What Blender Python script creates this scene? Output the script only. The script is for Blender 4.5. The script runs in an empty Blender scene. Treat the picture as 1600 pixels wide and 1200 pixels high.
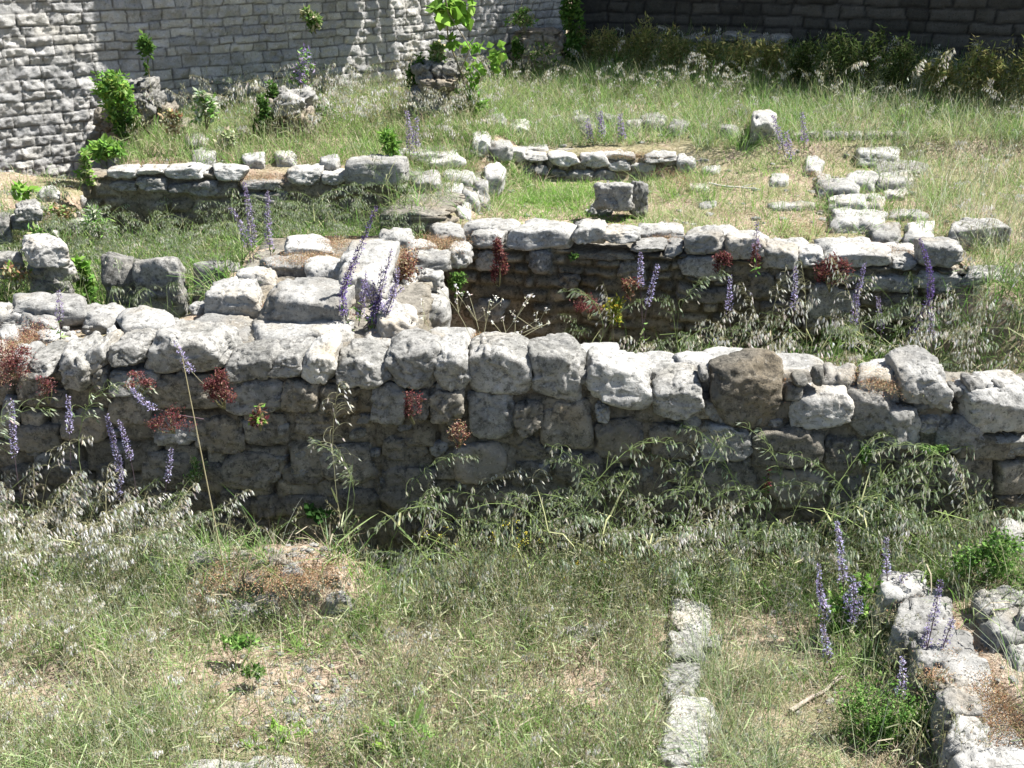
import bpy, math, random
import numpy as np
from mathutils import Vector

scene = bpy.context.scene
# ------------------------------------------------------------------ camera
FPX, CP, CH = 1570.0, math.radians(23.8), 2.9      # focal length in photo pixels, pitch down, height
cam_d = bpy.data.cameras.new('camera'); cam = bpy.data.objects.new('camera', cam_d)
scene.collection.objects.link(cam); scene.camera = cam
cam_d.sensor_width = 36.0; cam_d.lens = 36.0 * FPX / 1600.0
cam_d.clip_start = 0.05; cam_d.clip_end = 400
cam.location = (0, 0, CH); cam.rotation_euler = (math.radians(90) - CP, 0, 0)
scene.render.resolution_x = 1024; scene.render.resolution_y = 768
# ------------------------------------------------------------------ light
SUN_EL, SUN_AZ = math.radians(57), math.radians(9)     # azimuth measured from +X towards +Y
sdir = Vector((math.cos(SUN_EL) * math.cos(SUN_AZ), math.cos(SUN_EL) * math.sin(SUN_AZ), math.sin(SUN_EL)))
sun_d = bpy.data.lights.new('sun', 'SUN'); sun_d.energy = 5.0; sun_d.angle = math.radians(0.5); sun_d.color = (1, .975, .94)
sun = bpy.data.objects.new('sun', sun_d); scene.collection.objects.link(sun)
sun.rotation_euler = sdir.to_track_quat('Z', 'Y').to_euler(); sun.location = (4, 4, 12)
world = bpy.data.worlds.new('World'); scene.world = world; world.use_nodes = True
wn = world.node_tree; wn.nodes.clear()
sky = wn.nodes.new('ShaderNodeTexSky'); sky.sky_type = 'NISHITA'; sky.sun_disc = False
sky.sun_elevation = SUN_EL; sky.sun_rotation = math.pi / 2 - SUN_AZ
bg = wn.nodes.new('ShaderNodeBackground'); bg.inputs[1].default_value = 0.062
wo = wn.nodes.new('ShaderNodeOutputWorld')
wn.links.new(sky.outputs[0], bg.inputs[0]); wn.links.new(bg.outputs[0], wo.inputs[0])
scene.view_settings.view_transform = 'Standard'; scene.view_settings.look = 'None'
scene.view_settings.exposure = 1.4; scene.view_settings.gamma = 1
scene.render.engine = 'CYCLES'
scene.cycles.max_bounces = 6; scene.cycles.diffuse_bounces = 3; scene.cycles.transmission_bounces = 3

rng = np.random.default_rng(7)
U = rng.uniform

# ------------------------------------------------------------------ helpers: rays
cC, sC = math.cos(CP), math.sin(CP)
def ray(px, py):
    v = 600 - py
    return np.array([px - 800, FPX * cC + v * sC, -FPX * sC + v * cC])
O = np.array([0, 0, CH])
def on_z(px, py, z):
    d = ray(px, py); return O + d * ((z - CH) / d[2])
def on_y(px, py, y):
    d = ray(px, py); return O + d * (y / d[1])
class Face:                       # a (battered) upright wall plane through A along w; l points into the wall
    def __init__(s, A, B, batter=0.0):
        A = np.array(A, float); B = np.array(B, float)
        s.A = A; s.B = B; s.w = (B - A) / np.linalg.norm(B - A); s.L = np.linalg.norm(B - A)
        s.l = np.array([-s.w[1], s.w[0]]); s.b = batter
    def hit(s, px, py, off=0.0):
        d = ray(px, py)
        t = (s.b * CH + off - s.l @ (O[:2] - s.A)) / (s.l @ d[:2] - s.b * d[2])
        return O + d * t
# ------------------------------------------------------------------ helpers: noise
def _h(i, j, k, sd):
    n = (i * 374761393 + j * 668265263 + k * 2147483647 + sd * 974711) & 0xffffffff
    n = ((n ^ (n >> 13)) * 1274126177) & 0xffffffff
    n = ((n ^ (n >> 16)) * 2246822519) & 0xffffffff
    return ((n ^ (n >> 15)) & 0xffffff) / float(0xffffff)
def vnoise(P, sd=0):
    P = np.asarray(P, float); I = np.floor(P).astype(np.int64); f = P - I; f = f * f * (3 - 2 * f)
    r = 0
    for a in (0, 1):
        for b in (0, 1):
            for c in (0, 1):
                w = (f[:, 0] if a else 1 - f[:, 0]) * (f[:, 1] if b else 1 - f[:, 1]) * (f[:, 2] if c else 1 - f[:, 2])
                r = r + w * _h(I[:, 0] + a, I[:, 1] + b, I[:, 2] + c, sd)
    return r * 2 - 1
def fbm(P, sc, oc=4, sd=0, gain=.5):
    P = np.asarray(P, float) * sc; r = 0; a = 1; t = 0
    for o in range(oc):
        r = r + a * vnoise(P, sd + o * 17); t += a; a *= gain; P = P * 2.03 + 5.1
    return r / t
def fbm2(x, y, sc, oc=4, sd=0, gain=.5):
    x = np.asarray(x, float); y = np.asarray(y, float) + 0 * x
    return fbm(np.stack([x.ravel(), y.ravel(), np.zeros(x.size) + .37], 1), sc, oc, sd, gain).reshape(x.shape)
def sstep(a, b, x):
    t = np.clip((x - a) / (b - a), 0, 1); return t * t * (3 - 2 * t)
# ------------------------------------------------------------------ helpers: meshes
COL = scene.collection
class MB:
    def __init__(s): s.V = []; s.Q = []; s.T = []; s.C = []; s.n = 0
    def add(s, V, Q=None, T=None, C=(1, 1, 1)):
        V = np.asarray(V, float).reshape(-1, 3)
        C = np.asarray(C, float)
        if C.ndim == 1: C = np.tile(C, (len(V), 1))
        s.V.append(V); s.C.append(C)
        if Q is not None and len(Q): s.Q.append(np.asarray(Q, int) + s.n)
        if T is not None and len(T): s.T.append(np.asarray(T, int) + s.n)
        s.n += len(V); return s
    def merged(s):
        V = np.concatenate(s.V) if s.V else np.zeros((0, 3)); C = np.concatenate(s.C) if s.C else np.zeros((0, 3))
        Q = np.concatenate(s.Q) if s.Q else np.zeros((0, 4), int); T = np.concatenate(s.T) if s.T else np.zeros((0, 3), int)
        return V, Q, T, C
    def mesh(s, name, smooth=False, col=True, origin=None):
        V, Q, T, C = s.merged()
        if origin is not None: V = V - np.asarray(origin)
        me = bpy.data.meshes.new(name)
        me.vertices.add(len(V)); me.vertices.foreach_set('co', V.astype(np.float32).ravel())
        nl = len(Q) * 4 + len(T) * 3
        me.loops.add(nl); me.loops.foreach_set('vertex_index', np.concatenate([Q.ravel(), T.ravel()]).astype(np.int32))
        me.polygons.add(len(Q) + len(T))
        st = np.concatenate([np.arange(len(Q)) * 4, len(Q) * 4 + np.arange(len(T)) * 3])
        me.polygons.foreach_set('loop_start', st.astype(np.int32))
        me.polygons.foreach_set('use_smooth', np.full(len(Q) + len(T), smooth))
        if col:
            a = me.color_attributes.new('Col', 'FLOAT_COLOR', 'POINT')
            a.data.foreach_set('color', np.concatenate([C, np.ones((len(C), 1))], 1).astype(np.float32).ravel())
        me.update(calc_edges=True); me.validate()
        return me
def link(name, me, mat=None, parent=None, loc=None):
    o = bpy.data.objects.new(name, me); COL.objects.link(o)
    if mat is not None and me is not None: me.materials.append(mat)
    if loc is not None: o.location = tuple(float(q) for q in loc)
    if parent is not None: o.parent = parent
    return o
def tag(o, label=None, cat=None, group=None, kind=None):
    if label: o['label'] = label
    if cat: o['category'] = cat
    if group: o['group'] = group
    if kind: o['kind'] = kind
    return o
def thing(name, loc, label, cat, group=None):
    o = bpy.data.objects.new(name, None); COL.objects.link(o); o.location = tuple(float(q) for q in loc)
    o.empty_display_size = .1
    return tag(o, label, cat, group)
def part(name, mb, mat, par, smooth=False):
    """mesh given in world coordinates, parented to a thing whose rotation is zero"""
    L = np.array(par.location) if par.parent is None else np.array(par.location) + np.array(par.parent.location)
    return link(name, mb.mesh(name, smooth, origin=L), mat, par)
# ------------------------------------------------------------------ materials
def new_mat(name):
    m = bpy.data.materials.new(name); m.use_nodes = True; nt = m.node_tree; nt.nodes.clear()
    out = nt.nodes.new('ShaderNodeOutputMaterial')
    return m, nt, out
def N(nt, typ, **kw):
    n = nt.nodes.new(typ)
    for k, v in kw.items(): setattr(n, k, v)
    return n
def noise(nt, vec, scale, detail=6, rough=.6):
    n = N(nt, 'ShaderNodeTexNoise'); n.inputs['Scale'].default_value = scale
    n.inputs['Detail'].default_value = detail; n.inputs['Roughness'].default_value = rough
    nt.links.new(vec, n.inputs['Vector']); return n.outputs['Fac']
def ramp(nt, fac, a, b):
    n = N(nt, 'ShaderNodeMapRange'); n.inputs[1].default_value = a; n.inputs[2].default_value = b
    n.interpolation_type = 'SMOOTHSTEP'
    nt.links.new(fac, n.inputs[0]); return n.outputs[0]
def mixc(nt, fac, a, b, blend='MIX'):
    n = N(nt, 'ShaderNodeMix', data_type='RGBA', blend_type=blend)
    for s, v in ((n.inputs[0], fac), (n.inputs[6], a), (n.inputs[7], b)):
        if isinstance(v, (float, int)): s.default_value = v
        elif isinstance(v, tuple): s.default_value = v + (1,)
        else: nt.links.new(v, s)
    return n.outputs[2]
def math_(nt, op, a, b):
    n = N(nt, 'ShaderNodeMath', operation=op)
    for s, v in ((n.inputs[0], a), (n.inputs[1], b)):
        if isinstance(v, (float, int)): s.default_value = v
        else: nt.links.new(v, s)
    return n.outputs[0]
def stone_mat(name, pale, grey, dark, ochre, dk=(.50, .66), och=.5, use_col=False, bump=.9, rnd=True):
    m, nt, out = new_mat(name)
    pos = N(nt, 'ShaderNodeNewGeometry').outputs['Position']
    base = mixc(nt, ramp(nt, noise(nt, pos, 5, 4, .65), .38, .62), pale, grey)
    base = mixc(nt, math_(nt, 'MULTIPLY', ramp(nt, noise(nt, pos, 2.3, 2, .6), .5, .72), och), base, ochre)
    lich = math_(nt, 'MULTIPLY', ramp(nt, noise(nt, pos, 26, 6, .76), dk[0], dk[1] + .03), .8)
    base = mixc(nt, lich, base, dark)
    sp = ramp(nt, noise(nt, pos, 70, 3, .7), .60, .68)
    base = mixc(nt, math_(nt, 'MULTIPLY', sp, .75), base, tuple(c * .55 for c in dark))
    wsp = ramp(nt, noise(nt, pos, 38, 3, .7), .58, .66)
    base = mixc(nt, math_(nt, 'MULTIPLY', wsp, .5), base, tuple(min(.75, c * 1.35) for c in pale))
    if rnd:
        oi = N(nt, 'ShaderNodeObjectInfo').outputs['Random']
        v = N(nt, 'ShaderNodeMapRange'); nt.links.new(oi, v.inputs[0]); v.inputs[3].default_value = .66; v.inputs[4].default_value = 1.10
        cc = N(nt, 'ShaderNodeCombineColor'); [nt.links.new(v.outputs[0], cc.inputs[i]) for i in range(3)]
        base = mixc(nt, 1.0, base, cc.outputs[0], 'MULTIPLY')
    if use_col:
        at = N(nt, 'ShaderNodeAttribute'); at.attribute_name = 'Col'
        base = mixc(nt, 1.0, base, at.outputs['Color'], 'MULTIPLY')
    bs = N(nt, 'ShaderNodeBsdfPrincipled'); nt.links.new(base, bs.inputs['Base Color'])
    bs.inputs['Roughness'].default_value = .95; bs.inputs['Specular IOR Level'].default_value = .15
    h = noise(nt, pos, 28, 7, .74)
    vo = N(nt, 'ShaderNodeTexVoronoi'); vo.inputs['Scale'].default_value = 55; nt.links.new(pos, vo.inputs['Vector'])
    pit = ramp(nt, vo.outputs['Distance'], .0, .28)
    h = math_(nt, 'ADD', h, math_(nt, 'MULTIPLY', pit, .25))
    bp = N(nt, 'ShaderNodeBump'); bp.inputs['Strength'].default_value = bump; bp.inputs['Distance'].default_value = .014
    nt.links.new(h, bp.inputs['Height']); nt.links.new(bp.outputs[0], bs.inputs['Normal'])
    nt.links.new(bs.outputs[0], out.inputs[0]); return m
M_stone = stone_mat('limestone', (.44, .43, .40), (.30, .293, .272), (.10, .098, .088), (.36, .295, .20), dk=(.49, .64), och=.55)
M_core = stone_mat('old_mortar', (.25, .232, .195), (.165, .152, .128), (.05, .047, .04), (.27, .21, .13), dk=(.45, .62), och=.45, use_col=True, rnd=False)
M_back = stone_mat('coursed_stone', (.46, .455, .445), (.36, .357, .345), (.17, .165, .155), (.42, .38, .30), dk=(.52, .72), och=.25, use_col=True, rnd=False, bump=1.0)
M_grey = stone_mat('weathered_stone', (.34, .33, .305), (.225, .22, .20), (.07, .068, .06), (.28, .24, .17), dk=(.45, .62), och=.35)
M_old = stone_mat('dark_brown_stone', (.26, .235, .19), (.175, .16, .132), (.052, .048, .04), (.28, .215, .13), dk=(.45, .61))  # darker and browner than the limestone
M_brown = stone_mat('brown_stone', (.29, .255, .205), (.21, .19, .155), (.085, .078, .063), (.27, .21, .14), dk=(.5, .68))
def plant_mat(name, trans=.35):
    m, nt, out = new_mat(name)
    at = N(nt, 'ShaderNodeAttribute'); at.attribute_name = 'Col'
    d = N(nt, 'ShaderNodeBsdfDiffuse'); t = N(nt, 'ShaderNodeBsdfTranslucent'); mx = N(nt, 'ShaderNodeMixShader')
    mx.inputs[0].default_value = trans
    nt.links.new(at.outputs['Color'], d.inputs[0]); nt.links.new(at.outputs['Color'], t.inputs[0])
    nt.links.new(d.outputs[0], mx.inputs[1]); nt.links.new(t.outputs[0], mx.inputs[2]); nt.links.new(mx.outputs[0], out.inputs[0])
    return m
M_plant = plant_mat('plant', .4)
M_dry = plant_mat('dry_plant', .25)
M_bark = plant_mat('bark', 0.0)
def soil_mat():
    m, nt, out = new_mat('dry_soil')
    pos = N(nt, 'ShaderNodeNewGeometry').outputs['Position']
    b = mixc(nt, ramp(nt, noise(nt, pos, 2.2, 6), .38, .62), (.40, .31, .235), (.29, .22, .16))
    b = mixc(nt, ramp(nt, noise(nt, pos, 22, 5, .75), .5, .62), b, (.47, .40, .31))
    b = mixc(nt, ramp(nt, noise(nt, pos, 45, 4, .75), .53, .63), b, (.12, .09, .055))
    b = mixc(nt, math_(nt, 'MULTIPLY', ramp(nt, noise(nt, pos, 1.3, 4), .45, .6), .5), b, (.17, .19, .08))
    bs = N(nt, 'ShaderNodeBsdfDiffuse'); nt.links.new(b, bs.inputs[0])
    bp = N(nt, 'ShaderNodeBump'); bp.inputs['Strength'].default_value = 1; bp.inputs['Distance'].default_value = .02
    nt.links.new(math_(nt, 'ADD', noise(nt, pos, 40, 5, .75), noise(nt, pos, 12, 2)), bp.inputs['Height'])
    nt.links.new(bp.outputs[0], bs.inputs['Normal']); nt.links.new(bs.outputs[0], out.inputs[0]); return m
M_soil = soil_mat()

# ------------------------------------------------------------------ wall planes (plan view)
F1 = Face((-3.6, 4.70), (3.2, 4.36), .10)          # nearest wall
F2 = Face((-.50, 7.13), (3.06, 6.45), .05)         # wall behind the pit
FX = Face((-.50, 5.0), (-.56, 7.2), -.0)           # side of the broad cross wall, facing right
F3 = Face((-3.45, 8.0), (-.86, 8.12), .05)         # left terrace wall
F4 = Face((-.14, 9.30), (1.70, 9.40), .05)         # far side of the small courtyard
F5 = Face((-.52, 7.45), (-.12, 9.35), 0)           # left side of the small courtyard
BW_A = np.array([-5.6, 8.67]); BWs = math.radians(38)
BW_B = BW_A + np.array([math.cos(BWs), math.sin(BWs)]) * ((.68 - BW_A[0]) / math.cos(BWs))
FB = Face(BW_A, BW_B)
DW_A = np.array([.80, 14.4]); DW_B = np.array([10.5, 9.8])
FD = Face(DW_A, DW_B)

# ------------------------------------------------------------------ terrain
def zf(x, y, detail=True):
    x = np.asarray(x, float); y = np.asarray(y, float); z = np.zeros(np.broadcast(x, y).shape)
    def box(z, x0, x1, y0, y1, val, ex=.08, ey=.08):
        m = sstep(x0 - ex, x0 + ex, x) * (1 - sstep(x1 - ex, x1 + ex, x)) * sstep(y0 - ey, y0 + ey, y) * (1 - sstep(y1 - ey, y1 + ey, y))
        return z + (val - z) * m
    f1 = 4.52 - .05 * x
    # front ground
    z = z + .05 * sstep(4.0, 2.5, y) + .18 * sstep(1.3, 2.4, x) * sstep(4.5, 3.6, y) + .04 * sstep(-1, -3, x)
    z = z + .27 * np.exp(-((x + 1.10) / .46) ** 4 - ((y - 4.00) / .21) ** 4) * (1 + .25 * fbm2(x, y, 7, 3, 21))
    z = z - .22 * np.exp(-((x + .52) / .16) ** 2 - ((y - 4.08) / .16) ** 2)
    z = z - .20 * sstep(4.05, 4.30, y) * (1 - .6 * sstep(-1.6, -2.3, x)) * (1 - .7 * sstep(1.6, 2.3, x))
    z = z + .09 * np.exp(-((x + 1.75) / .3) ** 2 - ((y - 3.45) / .12) ** 2)
    z = z + .13 * sstep(1.72, 1.86, x + .12 * (y - 3.4)) * sstep(4.1, 3.9, y)
    # behind the nearest wall
    z = box(z, -12, -.62, 4.95, 5.75, .83, ey=.1)
    z = box(z, -.62, 3.5, 5.0, 7.3, .03 + .10 * np.maximum(x, 0), ey=.12)
    z = box(z, -12, -1.95, 5.95, 8.2, .52 + .05 * (y - 6), ey=.2, ex=.15)
    z = box(z, -12, -3.55, 5.9, 9.2, .55 + .35 * sstep(6, 9, y) + .10 * np.clip(-3.6 - x, 0, 2), ey=.2, ex=.3)
    z = box(z, -1.95, -.62, 5.2, 7.15, .88)
    z = box(z, -1.95, -.45, 7.15, 8.2, .74, ey=.12)
    # courtyard, right of it, meadow
    mer = .85 + .075 * np.clip(y - 7, 0, 3) * sstep(1.0, 2.4, x)
    z = box(z, -.45, 40, 7.15, 90, mer, ey=.12)
    z = box(z, 2.9, 40, 5.6, 90, mer + .0, ex=.25, ey=.35)
    z = box(z, 3.4, 40, 3.6, 90, .55 + .35 * sstep(4.5, 7, y), ex=.5, ey=.5) if False else z
    mead = 1.06 + .115 * np.clip(y - 9.4, 0, 5) + .03 * np.clip(x, 0, 4)
    z = box(z, -.2, 40, 9.42, 200, mead, ex=.2, ey=.10)
    z = box(z, -1.0, -.35, 7.6, 9.3, .93 + .12 * (y - 7.6) / 1.7, ex=.12, ey=.15)
    z = box(z, -3.45, -.95, 8.15, 200, 1.17 + .045 * np.clip(y - 8.2, 0, 4), ex=.15, ey=.08)
    z = box(z, -1.2, -.0, 9.1, 200, 1.17 + .045 * np.clip(y - 8.2, 0, 4), ex=.2, ey=.35)
    z = np.where(y > 15, np.minimum(z, 1.75), z)
    if detail:
        z = z + .022 * fbm2(x, y, 2.2, 3, 3) + .014 * fbm2(x, y, 9, 3, 9)
    return z
def warp_axis(a0, a1, n, far0, far1, k=10):
    c = np.linspace(a0, a1, n); q = np.linspace(0, 1, k + 1)[1:] ** 2.2
    return np.concatenate([(a0 - (a0 - far0) * q)[::-1], c, a1 + (far1 - a1) * q])
gx = warp_axis(-7, 8, 480, -150, 150); gy = warp_axis(1.6, 15.5, 440, -60, 300)
X, Y = np.meshgrid(gx, gy); Z = zf(X, Y)
def gridq(nr, nc):
    i = np.arange(nr - 1)[:, None] * nc + np.arange(nc - 1)[None]; i = i.ravel()
    return np.stack([i, i + 1, i + nc + 1, i + nc], 1)
g = MB().add(np.stack([X.ravel(), Y.ravel(), Z.ravel()], 1), gridq(*X.shape))
tag(link('ground', g.mesh('ground', True, col=False), M_soil), kind='structure')

# ------------------------------------------------------------------ rocks
_cube = {}
def cube_grid(n):
    if n in _cube: return _cube[n]
    t = np.tan(np.linspace(-1, 1, n + 1) * math.pi / 4) ; V = []; Q = []; off = 0
    a, b = np.meshgrid(t, t, indexing='ij'); a = a.ravel(); b = b.ravel(); o = np.ones_like(a)
    for f, flip in (((a, b, o), 0), ((a, b, -o), 1), ((o, a, b), 0), ((-o, a, b), 1), ((b, o, a), 0), ((b, -o, a), 1)):
        V.append(np.stack(f, 1)); q = gridq(n + 1, n + 1) + off; off += (n + 1) ** 2
        Q.append(q if flip else q[:, ::-1])
    V = np.concatenate(V); Q = np.concatenate(Q)
    k = np.round(V * 1e5).astype(np.int64); _, idx, inv = np.unique(k, axis=0, return_index=True, return_inverse=True)
    _cube[n] = (V[idx], inv.reshape(-1)[Q]); return _cube[n]
def facets(P, sc, sd):
    """piecewise flat chips: every cell is a small tilted plane"""
    P = P * sc; I = np.floor(P).astype(np.int64); best = np.full(len(P), 9.); val = np.zeros(len(P))
    for a in (-1, 0, 1):
        for b in (-1, 0, 1):
            for c in (-1, 0, 1):
                J = I + [a, b, c]; R = [_h(J[:, 0], J[:, 1], J[:, 2], sd + k) for k in range(3)]
                D = P - (J + np.stack(R, 1)); d = (D ** 2).sum(1); m = d < best
                G = np.stack([_h(J[:, 0], J[:, 1], J[:, 2], sd + 7 + k) for k in range(3)], 1) * 2 - 1
                val = np.where(m, (G * D).sum(1) + .6 * (_h(J[:, 0], J[:, 1], J[:, 2], sd + 11) - .5), val); best = np.where(m, d, best)
    return val
def rock(corners, seed, n=14, round_=1.0, amp=.006, soft=50):
    """corners[i][j][k] -> (8,3): i = x(left,right) j = y(front,back) k = z(bottom,top)"""
    r = np.random.default_rng(seed); D, Q = cube_grid(n)
    D = D / np.linalg.norm(D, axis=1, keepdims=True)
    c = np.asarray(corners, float).reshape(2, 2, 2, 3)
    ext = np.array([np.linalg.norm(c[1] .mean((0, 1)) - c[0].mean((0, 1))), np.linalg.norm(c[:, 1].mean((0, 1)) - c[:, 0].mean((0, 1))), np.linalg.norm(c[:, :, 1].mean((0, 1)) - c[:, :, 0].mean((0, 1)))])
    acc = np.zeros(len(D))
    def plane(nv, o):
        nv = np.array(nv, float); nv /= np.linalg.norm(nv); return np.maximum(D @ nv / o, 1e-6) ** soft
    for ax in range(3):
        for s in (-1, 1):
            v = r.normal(0, .09, 3); v[ax] = s; acc += plane(v, r.uniform(.96, 1.02))
    for ax in range(3):                                   # broken edges: two small flats each
        for s in (-1, 1):
            for t in (-1, 1):
                for _ in range(2):
                    a = r.uniform(.35, 1.0); b = r.uniform(.35, 1.0); v = r.normal(0, .28, 3); v[(ax + 1) % 3] = s * a; v[(ax + 2) % 3] = t * b
                    lim = (a + b) / math.hypot(a, b); acc += plane(v, lim * (1 - round_ * r.uniform(.0, .15)))
    for s in range(8):
        v = np.array([1 if s & 1 else -1, 1 if s & 2 else -1, 1 if s & 4 else -1]) * r.uniform(.5, 1.2, 3)
        acc += plane(v, np.abs(v).sum() / np.linalg.norm(v) * (1 - round_ * r.uniform(.04, .24)))
    P = D * (acc ** (-1.0 / soft))[:, None]
    u = (P + 1) / 2
    W = 0
    for i in (0, 1):
        for j in (0, 1):
            for k in (0, 1):
                W = W + ((u[:, 0] if i else 1 - u[:, 0]) * (u[:, 1] if j else 1 - u[:, 1]) * (u[:, 2] if k else 1 - u[:, 2]))[:, None] * c[i, j, k]
    cen = W.mean(0); dr = W - cen; size = np.linalg.norm(W.max(0) - W.min(0)); dr /= np.linalg.norm(dr, axis=1, keepdims=True) + 1e-9
    sz = size * .5
    Wn = W + .35 * sz * np.stack([fbm(W + k, 6 / sz * .5, 2, 50 + k) for k in (0, 3)] + [0 * W[:, 0]], 1)
    d = amp * 1.1 * fbm(W + seed * .31, 4.5 / sz * .6, 3, seed % 97) * (sz / .2) ** .7 + amp * 1.5 * facets(Wn + seed, 1.9 / sz, seed) * (sz / .15) ** .7 + amp * 1.5 * fbm(W, 34, 3, 5, .62)
    cr = np.abs(fbm(W + seed, 4 / sz * .5, 3, 31)); d -= amp * 2.2 * np.clip(1 - cr * 16, 0, 1)
    ch = fbm(W + seed * .7, 9 / sz * .2, 2, 77); d -= amp * 2.2 * sstep(.25, .32, ch)      # spalled flakes with a crisp rim
    return W + dr * d[:, None], Q
def corners_front(face, q, depth, off=0.0, top_drop=0.0, rnd=None):
    """q: 4 photo points TL,TR,BR,BL of the stone's front on wall plane 'face'"""
    P = [face.hit(x, y, off) for x, y in q]; l = np.array([face.l[0], face.l[1], 0]) * depth
    lt = l + np.array([0, 0, -top_drop])
    return [[[P[3], P[0]], [P[3] + l, P[0] + lt]], [[P[2], P[1]], [P[2] + l, P[1] + lt]]]
def stone_front(face, b, depth, par, seed, top_px, mat=None, off=-.02, rise=0.0, n=14, name='stone', round_=1.0, amp=.007, jit=.10):
    r = np.random.default_rng(seed)
    if len(b) == 4:
        x0, y0, x1, y1 = b; w = x1 - x0; h = y1 - y0; j = lambda s: r.uniform(-jit, jit) * s
        q = [(x0 + j(w), y0 + top_px + j(h)), (x1 + j(w), y0 + top_px + j(h)), (x1 + j(w), y1 + j(h)), (x0 + j(w), y1 + j(h))]
    else:
        q = [(b[0], b[1]), (b[2], b[3]), (b[4], b[5]), (b[6], b[7])]
    V, Q = rock(corners_front(face, q, depth, off + r.uniform(-.02, .015), -rise), seed, n, round_, amp)
    return part(name, MB().add(V, Q), mat or M_stone, par, True)
def ground_hit(px, py, up=0.0):
    d = ray(px, py); ys = np.linspace(2.3, 18, 1200); P = O[None] + d[None] * (ys / d[1])[:, None]
    m = P[:, 2] < zf(P[:, 0], P[:, 1], False) + up; return P[int(np.argmax(m))]
def corners_top(q, z, thick, flare=0.03):
    """q: 4 photo points BL_back.. given as back-left, back-right, front-right, front-left of the top at height z"""
    if isinstance(z, str):                          # height above the ground: the stone sits where it meets the ground
        up = float(z); cx = sum(p[0] for p in q) / 4; cy = sum(p[1] for p in q) / 4
        z = ground_hit(cx, cy, up)[2]
    P = [on_z(x, y, z) for x, y in q]; dn = np.array([0, 0, -thick]); c = sum(P) / 4
    f = lambda p: p + dn + (p - c) * flare
    return [[[f(P[3]), P[3]], [f(P[0]), P[0]]], [[f(P[2]), P[2]], [f(P[1]), P[1]]]]
def stone_top(b, z, thick, seed, par=None, mat=None, n=14, name='stone', skew=0, round_=1.0, amp=.007, jit=.06, label=None, cat='stone', smooth=True):
    r = np.random.default_rng(seed)
    if len(b) == 4:
        x0, y0, x1, y1 = b; w = x1 - x0; h = y1 - y0; j = lambda s: r.uniform(-jit, jit) * s
        q = [(x0 + skew + j(w), y0 + j(h)), (x1 + skew + j(w), y0 + j(h)), (x1 + j(w), y1 + j(h)), (x0 + j(w), y1 + j(h))]
    else: q = [(b[0], b[1]), (b[2], b[3]), (b[4], b[5]), (b[6], b[7])]
    V, Q = rock(corners_top(q, z, thick), seed, n, round_, amp)
    mb = MB().add(V, Q)
    if par is None:
        c = V.mean(0); c[2] = V[:, 2].min()
        o = link(name, mb.mesh(name, smooth, origin=c), mat or M_stone, None, c); tag(o, label, cat); return o
    return part(name, mb, mat or M_stone, par, smooth)

# ------------------------------------------------------------------ masonry cores
def masonry(s, t, sd, ch, bl, joint=.012, warp=.02, depth=.03):
    r = np.random.default_rng(sd)
    ws = s + warp * fbm2(s, t, 5, 3, sd + 1); wt = t + warp * .8 * fbm2(s, t, 4, 3, sd + 2)
    t0 = t.min() - .3; nrow = int((t.max() - t0 + 1) / ch) + 3
    hs = ch * r.uniform(.72, 1.3, nrow); ed = t0 + np.concatenate([[0], np.cumsum(hs)])
    row = np.clip(np.searchsorted(ed, wt.ravel(), 'right') - 1, 0, nrow - 1).reshape(s.shape)
    dt = np.minimum(wt - ed[row], ed[row + 1] - wt)
    ds = np.full(s.shape, 9.); tone = np.zeros(s.shape); offs = np.zeros(s.shape); tilt = np.zeros(s.shape)
    for k in range(nrow):
        m = row == k
        if not m.any(): continue
        L = s.max() - s.min() + 2; nb = int(L / bl * 2.2) + 4
        be = s.min() - 1 + np.concatenate([[0], np.cumsum(bl * r.uniform(.55, 1.6, nb))])
        i = np.clip(np.searchsorted(be, ws[m], 'right') - 1, 0, nb - 1)
        ds[m] = np.minimum(ws[m] - be[i], be[i + 1] - ws[m])
        tone[m] = r.uniform(0, 1, nb + 1)[i]; offs[m] = r.normal(0, 1, nb + 1)[i]
        tilt[m] = (r.normal(0, 1, nb + 1)[i]) * ((ws[m] - be[i]) / (be[i + 1] - be[i]) - .5)
    d = np.minimum(dt, ds)
    prof = sstep(joint * .3, joint * 2.6, d)
    return prof, tone, offs, tilt
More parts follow.
